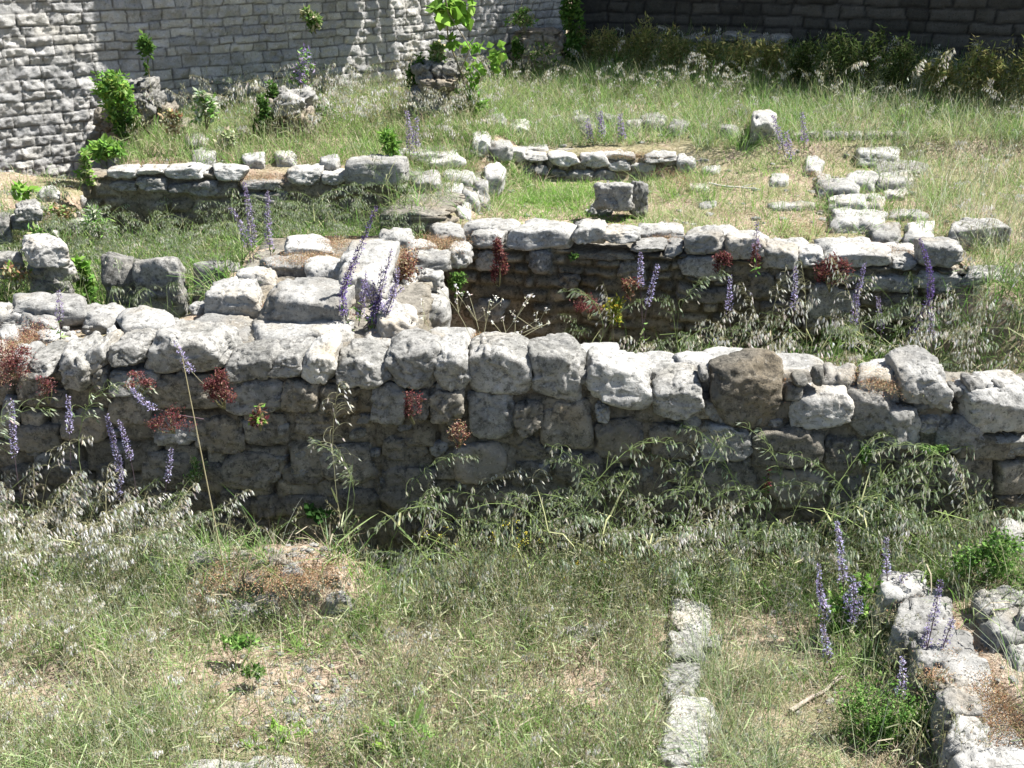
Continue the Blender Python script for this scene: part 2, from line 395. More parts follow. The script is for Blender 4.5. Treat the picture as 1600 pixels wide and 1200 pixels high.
def wall_core(name, face, thick, z0, z1, par, mat, sd, res=.014, ch=.16, bl=.24, depth=.03, rough=.01, joint=.012, tones=((.75, .72, .66), (1.15, 1.12, 1.08)),
              mort=(.8, .74, .62), top=None, z1f=None, smooth=True, offs_k=.008, lumps=.0, mortfill=0.0, warp=.02, ragged=0.03):
    n_s = max(8, int(face.L / res)); n_f = max(6, int((z1 - z0) / res)); n_t = max(4, int(thick / (res * 2))); n_b = 4
    s = np.linspace(0, face.L, n_s)
    pf = [(0.0, a) for a in np.linspace(0, 1, n_f)] + [(a, 1.0) for a in np.linspace(0, 1, n_t + 1)[1:]] + [(1.0, a) for a in np.linspace(1, 0, n_b + 1)[1:]]
    pf = np.array(pf); n_p = len(pf)
    S = np.tile(s, (n_p, 1)); DQ = np.tile(pf[:, :1], (1, n_s)); ZT = np.tile(pf[:, 1:], (1, n_s))
    zt = z1 if z1f is None else z1f(S)
    zt = zt + ragged * fbm2(S, DQ * thick, 5, 3, sd)
    Zz = z0 + (zt - z0) * ZT
    pr, tone, offs, tilt = masonry(S, Zz, sd, ch, bl, joint, warp)
    fr = (np.arange(n_p)[:, None] < n_f) * np.ones((1, n_s))
    if mortfill > 0:                                    # places where old mortar hides the stones
        mf = sstep(.5 - mortfill, .75 - mortfill, .5 + .9 * fbm2(S, Zz, 2.6, 3, sd + 8))
        pr = pr * (1 - .75 * mf) + .55 * .75 * mf
    dsp = depth * (pr - .6) + pr * (offs_k * offs + .5 * depth * tilt) + rough * fbm2(S, Zz, 14, 4, sd + 4, .6) + lumps * fbm2(S, Zz, 5, 3, sd + 6)
    dsp = dsp * fr
    inn = DQ * thick + face.b * Zz - dsp
    P = face.A[None, None] + face.w[None, None] * S[..., None] + face.l[None, None] * inn[..., None]
    Zo = Zz + (1 - fr) * .02 * fbm2(S, DQ * thick, 12, 3, sd + 5)
    # caps
    P3 = np.concatenate([P, Zo[..., None]], 2)
    def cap(col):
        mid = face.A + face.w * S[0, col] + face.l * thick * .5; c = P3[:, col].copy(); c[:, 0] = mid[0]; c[:, 1] = mid[1]; return c[:, None]
    P3 = np.concatenate([cap(0), P3, cap(-1)], 1)
    lo, hi = np.array(tones[0]), np.array(tones[1])
    C = lo + (hi - lo) * tone[..., None]; C = C * pr[..., None] + np.array(mort) * (1 - pr[..., None])
    C = np.where(fr[..., None] > .5, C, 1.0)
    C = np.concatenate([C[:, :1], C, C[:, -1:]], 1)
    mb = MB().add(P3.reshape(-1, 3), gridq(n_p, n_s + 2), C=C.reshape(-1, 3))
    if par is None: return mb
    return part(name, mb, mat, par, smooth)

# ================================================================== WALLS
seed = [100]
def sd():
    seed[0] += 1; return seed[0]
# --- nearest wall
W1 = thing('stone_wall', (0, 4.6, 0), 'long nearest ruined wall across the whole photo, white sunlit top and dark mortared face above the oats', 'wall')
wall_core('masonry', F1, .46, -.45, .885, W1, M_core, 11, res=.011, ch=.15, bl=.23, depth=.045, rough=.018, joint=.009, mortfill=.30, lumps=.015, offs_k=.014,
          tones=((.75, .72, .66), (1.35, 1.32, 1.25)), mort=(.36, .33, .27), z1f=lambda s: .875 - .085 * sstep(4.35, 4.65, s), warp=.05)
row1 = [(0, 552, 34, 590), (36, 552, 84, 594), (81, 552, 143, 562, 143, 618, 88, 612), (112, 570, 160, 535, 166, 585, 122, 594), (162, 527, 226, 576), (221, 513, 352, 592),
        (163, 570, 238, 624), (346, 545, 432, 602), (420, 543, 474, 596), (470, 540, 520, 603), (519, 550, 599, 609),
        (601, 533, 684, 613), (680, 540, 731, 616), (728, 536, 830, 620), (826, 552, 917, 560, 912, 639, 824, 615), (922, 568, 1022, 597, 1012, 655, 913, 625),
        (1020, 588, 1101, 666), (1106, 562, 1228, 671), (1238, 597, 1336, 678), (1330, 602, 1400, 678),
        (1384, 628, 1442, 704), (1406, 560, 1490, 643), (1438, 640, 1474, 682), (1464, 640, 1538, 716), (1500, 596, 1625, 677), (1540, 668, 1640, 720)]
tops = {5: 22, 17: 14, 18: 24, 19: 20, 21: 26, 24: 20}
for i, b in enumerate(row1):
    big = (b[2] - b[0] if len(b) == 4 else b[2] - b[0]) > 70
    stone_front(F1, b, .30 if i != 21 else .34, W1, sd(), tops.get(i, 15), off=-.062, rise=.012, n=26 if big else 20, amp=.006,
                mat=M_old if i == 17 else (M_grey if i % 3 else M_stone), round_=1.25 if i in (17, 11, 16) else 1.0, jit=.05)
row2 = [(0, 625, 22, 668), (22, 588, 70, 637), (66, 609, 104, 640), (143, 578, 166, 616), (166, 622, 232, 668), (236, 590, 340, 640), (346, 600, 436, 650), (435, 600, 498, 649), (496, 606, 560, 652), (576, 607, 633, 668), (634, 615, 672, 660),
        (668, 612, 722, 668), (726, 618, 803, 688), (803, 634, 847, 686), (849, 632, 930, 707), (931, 636, 953, 664), (931, 662, 1004, 724), (1010, 668, 1092, 720), (1094, 672, 1173, 726),
        (1173, 674, 1288, 738), (1286, 688, 1344, 738), (1344, 690, 1400, 740), (1092, 726, 1190, 795), (1400, 716, 1470, 770), (236, 660, 306, 698), (300, 655, 380, 712), (380, 650, 456, 700),
        (455, 646, 520, 684), (90, 643, 170, 694), (20, 668, 92, 710), (597, 680, 668, 720), (867, 707, 942, 758), (700, 700, 790, 760), (500, 700, 590, 760), (345, 712, 440, 770), (220, 710, 300, 760), (1200, 740, 1290, 790), (1470, 720, 1560, 775), (950, 735, 1050, 800), (590, 740, 680, 800)]
for i, b in enumerate(row2):
    low = i in (16, 17, 21, 23) or i > 24
    stone_front(F1, b, .2, W1, sd(), 0, off=(-.040 if low else -.058), n=18, amp=.006, mat=(M_old if i % 4 else M_brown) if low else (M_grey if i % 3 == 0 else M_old), round_=.85, jit=.05)
# smaller buried stones of the lower face, all in one part
mb = MB(); r_ = np.random.default_rng(12); taken = [b for b in row2 if len(b) == 4] + [(b[0], b[1], b[2], b[3]) for b in row1 if len(b) == 4]
y_ = 690
while y_ < 900:
    hh = r_.uniform(34, 52); x_ = -30 + r_.uniform(0, 30)
    while x_ < 1640:
        ww = r_.uniform(38, 92); cx_, cy_ = x_ + ww / 2, y_ + hh / 2 + r_.uniform(-5, 5)
        if not any(b[0] - 8 < cx_ < b[2] + 8 and b[1] - 12 < cy_ < b[3] + 12 for b in taken) and r_.random() < .85:
            j = lambda k: r_.uniform(-k, k)
            q = [(x_ + 3 + j(4), cy_ - hh / 2 + j(4)), (x_ + ww - 3 + j(4), cy_ - hh / 2 + j(4)), (x_ + ww - 3 + j(4), cy_ + hh / 2 - 3 + j(4)), (x_ + 3 + j(4), cy_ + hh / 2 - 3 + j(4))]
            V, Q = rock(corners_front(F1, q, .2, -.034 + j(.012)), sd(), 13, 1.0, .006); mb.add(V, Q)
        x_ += ww
    y_ += hh
tag(part('rubble', mb, M_old, W1, True), kind='stuff')
# wedging chips in the joints
mb = MB()
for i in range(130):
    cx_ = r_.uniform(0, 1600); cy_ = r_.uniform(585, 760); w_ = r_.uniform(7, 16); h_ = r_.uniform(6, 13)
    q = [(cx_ - w_ + r_.uniform(-3, 3), cy_ - h_), (cx_ + w_, cy_ - h_ + r_.uniform(-3, 3)), (cx_ + w_ * .8, cy_ + h_), (cx_ - w_, cy_ + h_)]
    V, Q = rock(corners_front(F1, q, .12, -.03), sd(), 7, 1.2, .004); mb.add(V, Q)
tag(part('chips', mb, M_grey, W1, True), kind='stuff')
# stones on the top of the nearest wall (back row and fill)
top1 = [(516, 520, 600, 552, .90), (574, 506, 658, 535, .92), (662, 507, 738, 540, .93), (745, 515, 810, 541, .95), (817, 527, 880, 556, .93), (872, 533, 957, 560, .93), (962, 545, 1075, 585, .90), (1058, 541, 1186, 574, .93),
        (1184, 548, 1283, 582, .92), (1286, 563, 1338, 585, .92), (1345, 553, 1415, 592, .93), (1345, 590, 1400, 606, .86), (600, 545, 640, 556, .88), (925, 566, 1010, 590, .88), (1100, 572, 1130, 590, .88), (1420, 612, 1500, 630, .70)]
for b in top1:
    stone_top(b[:4], b[4], .16, sd(), W1, n=14, amp=.006, jit=.1)
# left part: the wall top broadens
TL = [(25, 452, 137, 478, .97), (-20, 466, 40, 490, .93), (28, 476, 82, 502, .92), (128, 469, 190, 500, .92), (184, 476, 273, 508, .97), (255, 489, 298, 514, .92), (297, 486, 394, 524, .94), (395, 487, 535, 520, .97),
      (428, 516, 478, 526, .90), (60, 510, 120, 530, .88), (330, 520, 380, 548, .88), (165, 505, 182, 522, .90), (205, 512, 222, 524, .9), (225, 505, 255, 520, .88), (0, 500, 30, 525, .9), (-40, 530, 10, 560, .88)]
for b in TL:
    stone_top(b[:4], b[4], .15, sd(), W1, n=14, amp=.007, jit=.1)
# --- broad cross wall
WX = thing('stone_wall', (-1.2, 6.1, .3), 'broad rubble wall running back from the nearest wall, between the left hollow and the deep middle pit', 'wall')
wall_core('masonry', FX, 1.25, -.1, .90, WX, M_core, 21, res=.018, ch=.13, bl=.2, depth=.06, rough=.02, lumps=.04, mortfill=.1, warp=.06)
for b, z, t in [((638, 384, 699, 402), 1.02, .12), ((650, 412, 694, 428), .95, .13), ((650, 432, 702, 470), .82, .3), ((622, 413, 652, 440), .93, .2), ((588, 350, 646, 372), 1.05, .2), ((674, 345, 722, 364), 1.0, .13),
                ((445, 364, 520, 385), 1.03, .1), ((410, 395, 488, 414), .98, .12), ((368, 415, 430, 430), .98, .12), ((476, 398, 548, 424), 1.02, .15), ((700, 375, 735, 390), .95, .15), ((640, 470, 700, 500), .5, .3), ((560, 478, 600, 500), .92, .2),
                ((640, 372, 680, 384), .97, .1), ((300, 470, 330, 480), .92, .1)]:
    stone_top(b, z, t, sd(), WX, n=14, jit=.1)
def block(b, z, t, label, mat=None, rd=.45, skew=0, n=24, name='stone_block', cat='stone block'):
    return stone_top(b, z, t, sd(), None, mat, n, name, skew, rd, .007, .02, label, cat)
block((342, 433, 408, 433, 404, 458, 312, 457), 1.06, .22, 'smaller of two squared white blocks on the broad wall, left of the flat big one')
block((437, 429, 556, 431, 530, 470, 408, 464), 1.10, .24, 'large flat-topped white squared block on the broad wall, left of the leaning purple flower spikes')
block((546, 368, 630, 364, 596, 428, 522, 430), 1.13, .26, 'tall bright block with a grey right side behind the leaning purple spikes', rd=.8)
block((585, 466, 640, 466, 656, 496, 588, 503), 1.02, .2, 'pale block at the corner of the broad wall over the deep pit')
# --- hollow at left: big stones
block((208, 397, 280, 398, 288, 416, 206, 412), .98, .42, 'large squared grey stone with upright dark front in the hollow grass', M_grey, name='boulder', cat='boulder')
block((160, 392, 205, 392, 212, 405, 152, 410), .98, .42, 'rough dark pitted boulder left of the squared grey stone in the hollow', M_grey, rd=1.3, name='boulder', cat='boulder')
block((300, 408, 377, 406, 374, 414, 302, 418), .93, .32, 'low long grey stone between the hollow boulder and the flat white blocks', M_grey)
block((32, 364, 84, 362, 103, 380, 36, 384), 1.12, .17, 'tilted pale angular stone, topmost of the little stack at the left edge', rd=.9)
block((42, 404, 112, 403, 116, 412, 46, 416), .93, .14, 'flat grey stone beneath the tilted angular stone at the left edge', M_grey)
block((-20, 390, 34, 391, 32, 402, -20, 404), .98, .15, 'half-hidden grey stone at the left frame edge beside the little stack', M_grey)
block((48, 430, 108, 431, 112, 440, 46, 442), .82, .2, 'lowest dark stone of the little stack at the left edge', M_grey)
block((26, 312, 60, 312, 64, 322, 20, 326), 1.12, .12, 'grey angular stone on the slope near the left edge, upper of two', M_grey)
block((16, 332, 54, 332, 56, 338, 14, 342), 1.0, .1, 'grey slab jutting from the slope under the upper angular stone')
block((-20, 330, 12, 331, 14, 345, -20, 346), 1.02, .2, 'grey stone cut by the left edge beside the slope slab', M_grey)
for b, lab in [((60, 290, 90, 298), 'small pale stone high on the left slope'), ((120, 300, 150, 312), 'pale block on the slope at the terrace wall end'), ((70, 352, 92, 362), 'grey stone in weeds on the left slope'), ((118, 350, 150, 362), 'half-buried pale stone at the left end of the hollow'), ((290, 205, 322, 222), 'round grey stone on the terrace before the shaded wall'), ((300, 228, 336, 242), 'brown rounded boulder near the terrace edge'),
               ((380, 236, 412, 246), 'pale flat stone on the terrace middle'), ((430, 232, 460, 244), 'pale stone in dry grass on the terrace'), ((500, 240, 530, 250), 'white stone at the terrace edge left of the big cut block'), ((760, 175, 790, 186), 'pale rubble stone below the bright green weeds'), ((795, 185, 825, 196), 'rubble stone in the upper meadow left of centre'), ((768, 216, 800, 228), 'pale stone on the grassy bank above the courtyard corner'), ((738, 205, 765, 216), 'rubble stone left of the grassy bank above the courtyard')]:
    block((b[0], b[1], b[2], b[1], b[2] + 2, b[3], b[0] - 2, b[3]), '.08', .16, lab, n=12, rd=1.1, name='stone', cat='stone')
block((100, 332, 135, 333, 138, 348, 102, 348), .85, .1, 'pale flat stone lying in thin grass on the left slope')
# --- wall behind the pit
W2 = thing('stone_wall', (1.3, 6.9, 0), 'ruined wall behind the deep pit, red plants hanging down its dark face', 'wall')
wall_core('masonry', F2, .5, -.15, .865, W2, M_core, 31, res=.014, ch=.085, bl=.14, depth=.045, rough=.02, lumps=.02, offs_k=.02, warp=.045, mortfill=.05,
          tones=((.6, .57, .5), (1.3, 1.25, 1.15)), mort=(.5, .46, .38), z1f=lambda s: .86 - .0 * s)
r2 = [(734, 357, 784, 390), (790, 352, 892, 393), (894, 348, 945, 384), (943, 356, 1000, 382), (987, 377, 1038, 396), (1036, 378, 1066, 402), (1068, 358, 1132, 400), (1132, 366, 1196, 408), (1190, 378, 1250, 424),
      (1250, 388, 1286, 416), (1290, 385, 1398, 420), (1392, 400, 1432, 423), (1440, 373, 1508, 420), (1431, 420, 1506, 458), (1340, 424, 1430, 460)]
for i, b in enumerate(r2):
    stone_front(F2, b, .28, W2, sd(), 9, off=-.04, n=18, amp=.006, round_=.9, jit=.06, mat=M_stone if i != 14 else M_grey)
r2b = [(824, 394, 862, 428), (1060, 452, 1152, 476), (1168, 427, 1210, 466), (1262, 445, 1342, 498), (1256, 496, 1294, 524), (1296, 498, 1338, 534), (1062, 402, 1130, 440), (890, 396, 990, 408), (960, 410, 1010, 440),
       (1290, 424, 1340, 446), (1215, 430, 1255, 460), (870, 430, 905, 455), (740, 395, 785, 425), (1370, 462, 1440, 500), (900, 470, 980, 500), (735, 470, 790, 505), (1180, 470, 1250, 500)]
for i, b in enumerate(r2b):
    stone_front(F2, b, .2, W2, sd(), 0, off=-.04, n=14, mat=M_old if i % 3 else M_grey, round_=.9)
for b, z in [((729, 338, 812, 353), .98), ((819, 340, 874, 352), .97), ((898, 340, 946, 350), .98), ((996, 344, 1074, 360), .97), ((1073, 350, 1154, 366), .97), ((1160, 362, 1200, 372), .93), ((1273, 368, 1363, 380), .96), ((1215, 370, 1262, 384), .93), ((1370, 378, 1432, 392), .92)]:
    stone_top(b, z, .13, sd(), W2, n=12, jit=.08)
block((1510, 410, 1574, 411, 1576, 428, 1508, 430), .90, .13, 'rounded white stone at the right end of the wall behind the pit', rd=1.3)
WR = thing('stone_wall', (3.4, 6.2, .2), 'crumbling rubble corner at the right edge beyond the pit', 'wall')
for b, z, t in [((1555, 440, 1610, 462), .75, .2), ((1560, 470, 1640, 500), .6, .25), ((1570, 425, 1630, 440), .85, .15), ((1550, 500, 1600, 520), .42, .2), ((1590, 520, 1650, 550), .3, .25), ((1530, 446, 1560, 458), .72, .14), ((1540, 475, 1570, 490), .55, .2)]:
    stone_top(b, z, t, sd(), WR, n=14, jit=.15, mat=M_stone)
# --- left terrace wall
W3 = thing('stone_wall', (-2.1, 8.1, .5), 'low terrace wall above the grassy left hollow, grass and orange herbs on its top', 'wall')
wall_core('masonry', F3, .3, .3, 1.16, W3, M_core, 41, res=.016, ch=.13, bl=.22, depth=.05, rough=.02, lumps=.05, mortfill=.1, warp=.07, z1f=lambda s: 1.17 - .07 * sstep(1.15, 1.3, s) + .05 * sstep(1.8, 1.9, s))
for b in [(163, 260, 215, 280), (214, 260, 255, 274), (253, 257, 321, 282), (328, 259, 378, 282), (297, 279, 342, 309), (376, 281, 447, 298), (449, 258, 503, 292), (214, 274, 262, 300), (168, 280, 214, 300), (262, 284, 298, 304), (380, 298, 440, 320), (503, 266, 540, 290)]:
    stone_front(F3, b, .25, W3, sd(), 5, off=-.05, n=14, amp=.007, mat=M_grey if b[1] > 270 else M_stone, round_=.8)
stone_front(F3, (540, 254, 634, 252, 636, 290, 542, 294), .32, W3, sd(), 0, off=-.1, n=20, round_=.6)
for b, z, t in [((590, 298, 620, 306), .92, .12), ((618, 309, 662, 322), .86, .12), ((636, 264, 690, 278), 1.12, .16), ((574, 322, 618, 336), .80, .12), ((690, 262, 738, 275), 1.08, .28), ((640, 282, 680, 292), 1.0, .14), ((660, 300, 700, 315), .9, .15), ((600, 336, 640, 346), .78, .1)]:
    stone_top(b, z, t, sd(), W3, n=12, jit=.1)
# --- small courtyard walls
W5 = thing('stone_wall', (-.4, 8.4, .6), 'short rough wall with grey ribbed side facing the bright green grass patch', 'wall')
wall_core('masonry', F5, .5, .6, 1.0, W5, M_core, 51, res=.018, ch=.11, bl=.10, depth=.07, rough=.02, lumps=.04, tones=((.95, .93, .88), (1.5, 1.45, 1.4)))
for b, z, t in [((756, 253, 788, 272), 1.08, .22), ((738, 275, 765, 290), 1.04, .25), ((722, 290, 750, 308), 1.0, .25), ((706, 310, 738, 330), .96, .25), ((745, 292, 765, 312), .95, .2), ((690, 280, 726, 296), 1.03, .15)]:
    stone_top(b, z, t, sd(), W5, n=12, jit=.12)
W4 = thing('stone_wall', (.7, 9.4, .8), 'low dry-stone wall along the far side of the bright green grass patch', 'wall')
wall_core('masonry', F4, .35, .7, 1.06, W4, M_core, 61, res=.016, ch=.10, bl=.14, depth=.07, rough=.015, lumps=.02)
for i, b in enumerate([(780, 232, 822, 256), (820, 237, 858, 254), (857, 239, 906, 262), (904, 238, 952, 262), (952, 248, 986, 270), (985, 250, 1030, 272), (1030, 240, 1075, 262), (788, 256, 812, 274), (812, 254, 834, 276), (834, 256, 858, 276), (860, 262, 886, 280), (888, 262, 924, 284), (924, 264, 960, 284), (1075, 244, 1110, 262)]):
    stone_front(F4, b, .28, W4, sd(), 4, off=-.05, n=12, amp=.006, mat=M_stone if i < 7 else M_grey)
for b in [(800, 222, 860, 232, 1.12), (860, 224, 930, 234, 1.1), (700, 222, 760, 232, 1.18), (640, 226, 716, 242, 1.18), (940, 230, 1000, 240, 1.1), (1010, 232, 1060, 242, 1.1), (600, 228, 630, 236, 1.2), (530, 222, 580, 230, 1.22), (662, 238, 722, 250, 1.16)]:
    stone_top(b[:4], b[4], .08, sd(), W4, n=10, jit=.15)
block((930, 284, 985, 281, 992, 293, 930, 292), 1.14, .20, 'thick cut block propped on stones right of the bright green patch', rd=.7)
block((984, 282, 1010, 282, 1014, 288, 986, 290), 1.13, .26, 'upright narrow stone leaning on the thick cut block', M_grey)
block((924, 314, 955, 314, 958, 322, 922, 322), .93, .09, 'thin flat stone wedged under the propped cut block')
# --- right: row of flat footing stones
WF = thing('stone_footing', (2.7, 8.2, .85), 'double line of flat white footing stones half sunk in the grass at right', 'wall footing')
for b, z, t in [((1259, 241, 1286, 258), 1.10, .12), ((1276, 267, 1298, 280), 1.04, .1), ((1286, 273, 1340, 288), 1.06, .18), ((1327, 263, 1372, 278), 1.08, .16), ((1296, 300, 1348, 314), .98, .12), ((1310, 323, 1386, 342), .97, .12),
                ((1360, 345, 1402, 366), .96, .12), ((1381, 246, 1437, 257), 1.10, .10), ((1377, 264, 1424, 277), 1.08, .18), ((1347, 297, 1380, 318), .97, .08), ((1397, 324, 1442, 333), .95, .06), ((1418, 341, 1456, 364), .95, .1),
                ((1340, 224, 1400, 236), 1.12, .06), ((1388, 290, 1420, 300), 1.0, .06), ((1410, 366, 1450, 380), .92, .08)]:
    w_ = (b[2] - b[0]) * .10; stone_top((b[0] - w_, b[1], b[2] + w_, b[3] + 3), str(round(t * .45 + .02, 3)), t + .07, sd(), WF, n=14, jit=.10)
block((1484, 342, 1560, 342, 1582, 354, 1490, 356), 1.02, .22, 'long grey half-buried stone in tall grass at the right edge beyond the pit wall', M_grey)
block((1176, 170, 1210, 170, 1217, 183, 1176, 185), '.22', .3, 'lone squared grey block standing in the far meadow')
W6 = thing('stone_wall', (3.3, 10.1, 1), 'thin low line of stones in the far meadow, right of the lone grey block', 'wall')
for i, x in enumerate(range(1236, 1420, 23)):
    stone_top((x, 202 + (i % 2), x + 22, 208), '.05', .14, sd(), W6, n=8, jit=.1, mat=M_grey)
W7 = thing('stone_wall', (.9, 10.6, 1), 'short collapsed wall stub behind pale purple flowers in the middle of the meadow', 'wall')
for b, z in [((895, 176, 925, 184), 1.33), ((925, 174, 972, 182), 1.35), ((1006, 176, 1044, 186), 1.32), ((1045, 184, 1075, 194), 1.28), ((905, 190, 935, 198), 1.22), ((975, 182, 1004, 190), 1.25), ((1120, 192, 1150, 200), 1.27)]:
    stone_top(b, '.09', .26, sd(), W7, n=10, jit=.15, mat=M_grey)
for i, (b, z, lab) in enumerate([((1060, 238, 1084, 248), 1.1, 'pale stone in meadow grass just right of the dry-stone wall end'), ((1099, 251, 1125, 266), 1.04, 'angular stone standing in grass right of the courtyard wall'),
                   ((1077, 284, 1107, 294), 1.0, 'flat white stone at the left end of the pale stick'), ((1094, 313, 1118, 321), .95, 'small flat white stone in grass behind the pit wall'),
                   ((1205, 268, 1232, 284), 1.04, 'small grey stone in grass left of the footing stones'), ((1204, 312, 1275, 322), .95, 'long thin white slab in the grass left of the footing stones')]):
    block((b[0], b[1], b[2], b[1], b[2] + 2, b[3], b[0] - 2, b[3]), '.03', .14, lab, n=10)
# --- foreground stones
WS = thing('stone_footing', (.8, 3.4, 0), 'narrow strip of flat white stones running towards the viewer in the front grass', 'wall footing')
for b, t in [((1050, 934, 1112, 985), .14), ((1042, 982, 1106, 1030), .12), ((1038, 1028, 1096, 1088), .14), ((1040, 1084, 1120, 1142), .16), ((1032, 1140, 1104, 1188), .13), ((1028, 1186, 1122, 1250), .15), ((1100, 990, 1128, 1010), .08)]:
    stone_top(b, '.06', t + .02, sd(), WS, n=24, jit=.07, round_=.6, amp=.006)
WG = thing('stone_wall', (1.7, 3.5, .1), 'low tumbled wall of pale stones at the lower right, beside the green bush', 'wall')
a_ = on_z(1400, 905, .27); b_ = on_z(1545, 1230, .27)
FG1 = Face(a_[:2], b_[:2])
wall_core('rubble', FG1, .20, .0, .255, WG, M_stone, 91, res=.012, ch=.10, bl=.16, depth=.05, rough=.02, lumps=.04, warp=.06, ragged=.06)
a_ = on_z(1545, 915, .32); b_ = on_z(1680, 1060, .32)
FG2 = Face(a_[:2], b_[:2])
wall_core('rubble', FG2, .3, .0, .29, WG, M_stone, 92, res=.012, ch=.10, bl=.16, depth=.05, rough=.02, lumps=.04, warp=.06, ragged=.06)
for b, z, t in [((1376, 888, 1452, 930), 0.29, .2), ((1400, 925, 1490, 985), 0.29, .2), ((1432, 980, 1520, 1040), 0.28, .2), ((1450, 1035, 1520, 1075), 0.28, .2), ((1468, 1072, 1535, 1120), 0.30, .25), ((1480, 1115, 1550, 1165), 0.29, .25), ((1530, 912, 1605, 952), 0.36, .25),
                ((1545, 950, 1640, 1000), 0.35, .25), ((1556, 796, 1660, 852), 0.38, .45), ((1495, 1165, 1610, 1230), 0.30, .3), ((1590, 925, 1660, 975), 0.40, .3), ((1475, 868, 1520, 886), 0.16, .15), ((1580, 985, 1660, 1040), 0.34, .25), ((1535, 880, 1600, 905), 0.27, .2)]:
    stone_top(b, z, t, sd(), WG, n=24, jit=.10, round_=.9, amp=.006, mat=M_stone)
for q_, (b, lab) in enumerate([((330, 880, 372, 896), 'flat pale stone in the left half of the dry mound'), ((380, 893, 410, 906), 'pale stone low in the middle of the dry mound'), ((455, 900, 500, 915), 'pale angular stone on the right slope of the mound'), ((345, 905, 372, 916), 'small pale stone at the lower left of the mound'), ((420, 866, 452, 876), 'small stone at the back of the mound'), ((500, 890, 530, 902), 'small pale stone near the right end of the mound')]):
    block((b[0], b[1], b[2], b[1], b[2] + 2, b[3], b[0] - 2, b[3]), '.035', .12, lab, M_old, n=14, rd=.9, name='stone', cat='stone')
block((300, 1176, 480, 1174, 505, 1230, 286, 1240), '.09', .2, 'flat white slab cut off by the bottom edge of the photo', rd=1.2)
for b, z, lab in [((296, 858, 350, 876), .27, 'pale flat stone on the left end of the dry grassy mound'), ((396, 925, 434, 940), .14, 'small jutting stone on the front of the dry mound'), ((890, 968, 945, 992), .14, 'half-buried stone in grass left of the white stone strip'),
                  ((440, 880, 470, 892), .22, 'small whitish stone on the crest of the dry mound'), ((510, 920, 545, 936), .12, 'pale crumbly stone at the right end of the dry mound'), ((360, 935, 395, 950), .1, 'little pale stone low on the front of the mound'),
                  ((1210, 905, 1230, 915), .1, 'little white stone among oats near the wall foot at right')]:
    block((b[0], b[1], b[2], b[1], b[2] + 2, b[3], b[0] - 2, b[3]), '.045', .14, lab, M_grey, n=14, rd=.9, name='stone', cat='stone')

# --- ruined stumps against the far wall
def stump(boxes, zb, label, mat=M_brown):
    X0 = min(b[0] for b in boxes); X1 = max(b[2] for b in boxes); Y1 = max(b[3] for b in boxes[:2])
    px = (boxes[0][0] + boxes[0][2]) / 2; p = ground_hit(px, Y1); y0 = min(p[1], FB.hit(px, Y1)[1] - .55); p = on_y(px, Y1, y0)
    t = thing('ruined_pier', (p[0], p[1], p[2]), label, 'ruined pier')
    for n, b in enumerate(boxes):
        yy = y0 + (b[4] - boxes[0][4]) * .6; f = Face((-5, yy), (5, yy)); s = sd(); r = np.random.default_rng(s)
        x0, yy0, x1, yy1 = b[:4]; g = .10 * (x1 - x0); j = lambda: r.uniform(-3, 3)
        x0 -= g; x1 += g; yy1 += 4 + (8 if n < 2 else 0)
        q = [(x0 + j(), yy0 + j()), (x1 + j(), yy0 + j()), (x1 + j(), yy1 + j()), (x0 + j(), yy1 + j())]
        V, Q = rock(corners_front(f, q, b[5]), s, 18, 1.3, .022)
        part('stone', MB().add(V, Q), b[6] if len(b) > 6 else mat, t, True)
stump([(172, 150, 222, 212, 8.75, .5), (178, 128, 226, 156, 8.7, .5, M_grey), (206, 148, 240, 180, 8.55, .3, M_grey), (150, 165, 182, 205, 8.85, .4), (232, 170, 262, 215, 8.7, .4), (262, 196, 296, 225, 8.6, .4)], 1.2, 'ruined stump against the far wall, left, overgrown by a yellow-green shrub')
stump([(405, 160, 452, 222, 9.6, .5), (428, 150, 476, 176, 9.5, .5, M_stone), (448, 172, 486, 215, 9.6, .4)], 1.2, 'low ruined stump in the shaded middle of the far wall, topped by a pale block')
stump([(640, 130, 700, 196, 10.3, .6, M_grey), (648, 100, 676, 126, 10.3, .5, M_grey), (676, 96, 712, 130, 10.3, .5, M_grey), (662, 124, 705, 140, 10.2, .5), (655, 170, 690, 220, 10.2, .4, M_grey)], 1.2, 'dark ruined stump with ivy on its left, right of the wall shadow')
stump([(806, 58, 842, 96, 11.6, .6), (840, 56, 878, 86, 11.6, .6), (806, 90, 840, 118, 11.55, .6), (838, 82, 880, 116, 11.5, .6), (812, 48, 870, 62, 11.6, .6), (860, 104, 885, 126, 11.4, .3)], 1.4, 'tall brown ruined stump near the corner of the far wall')

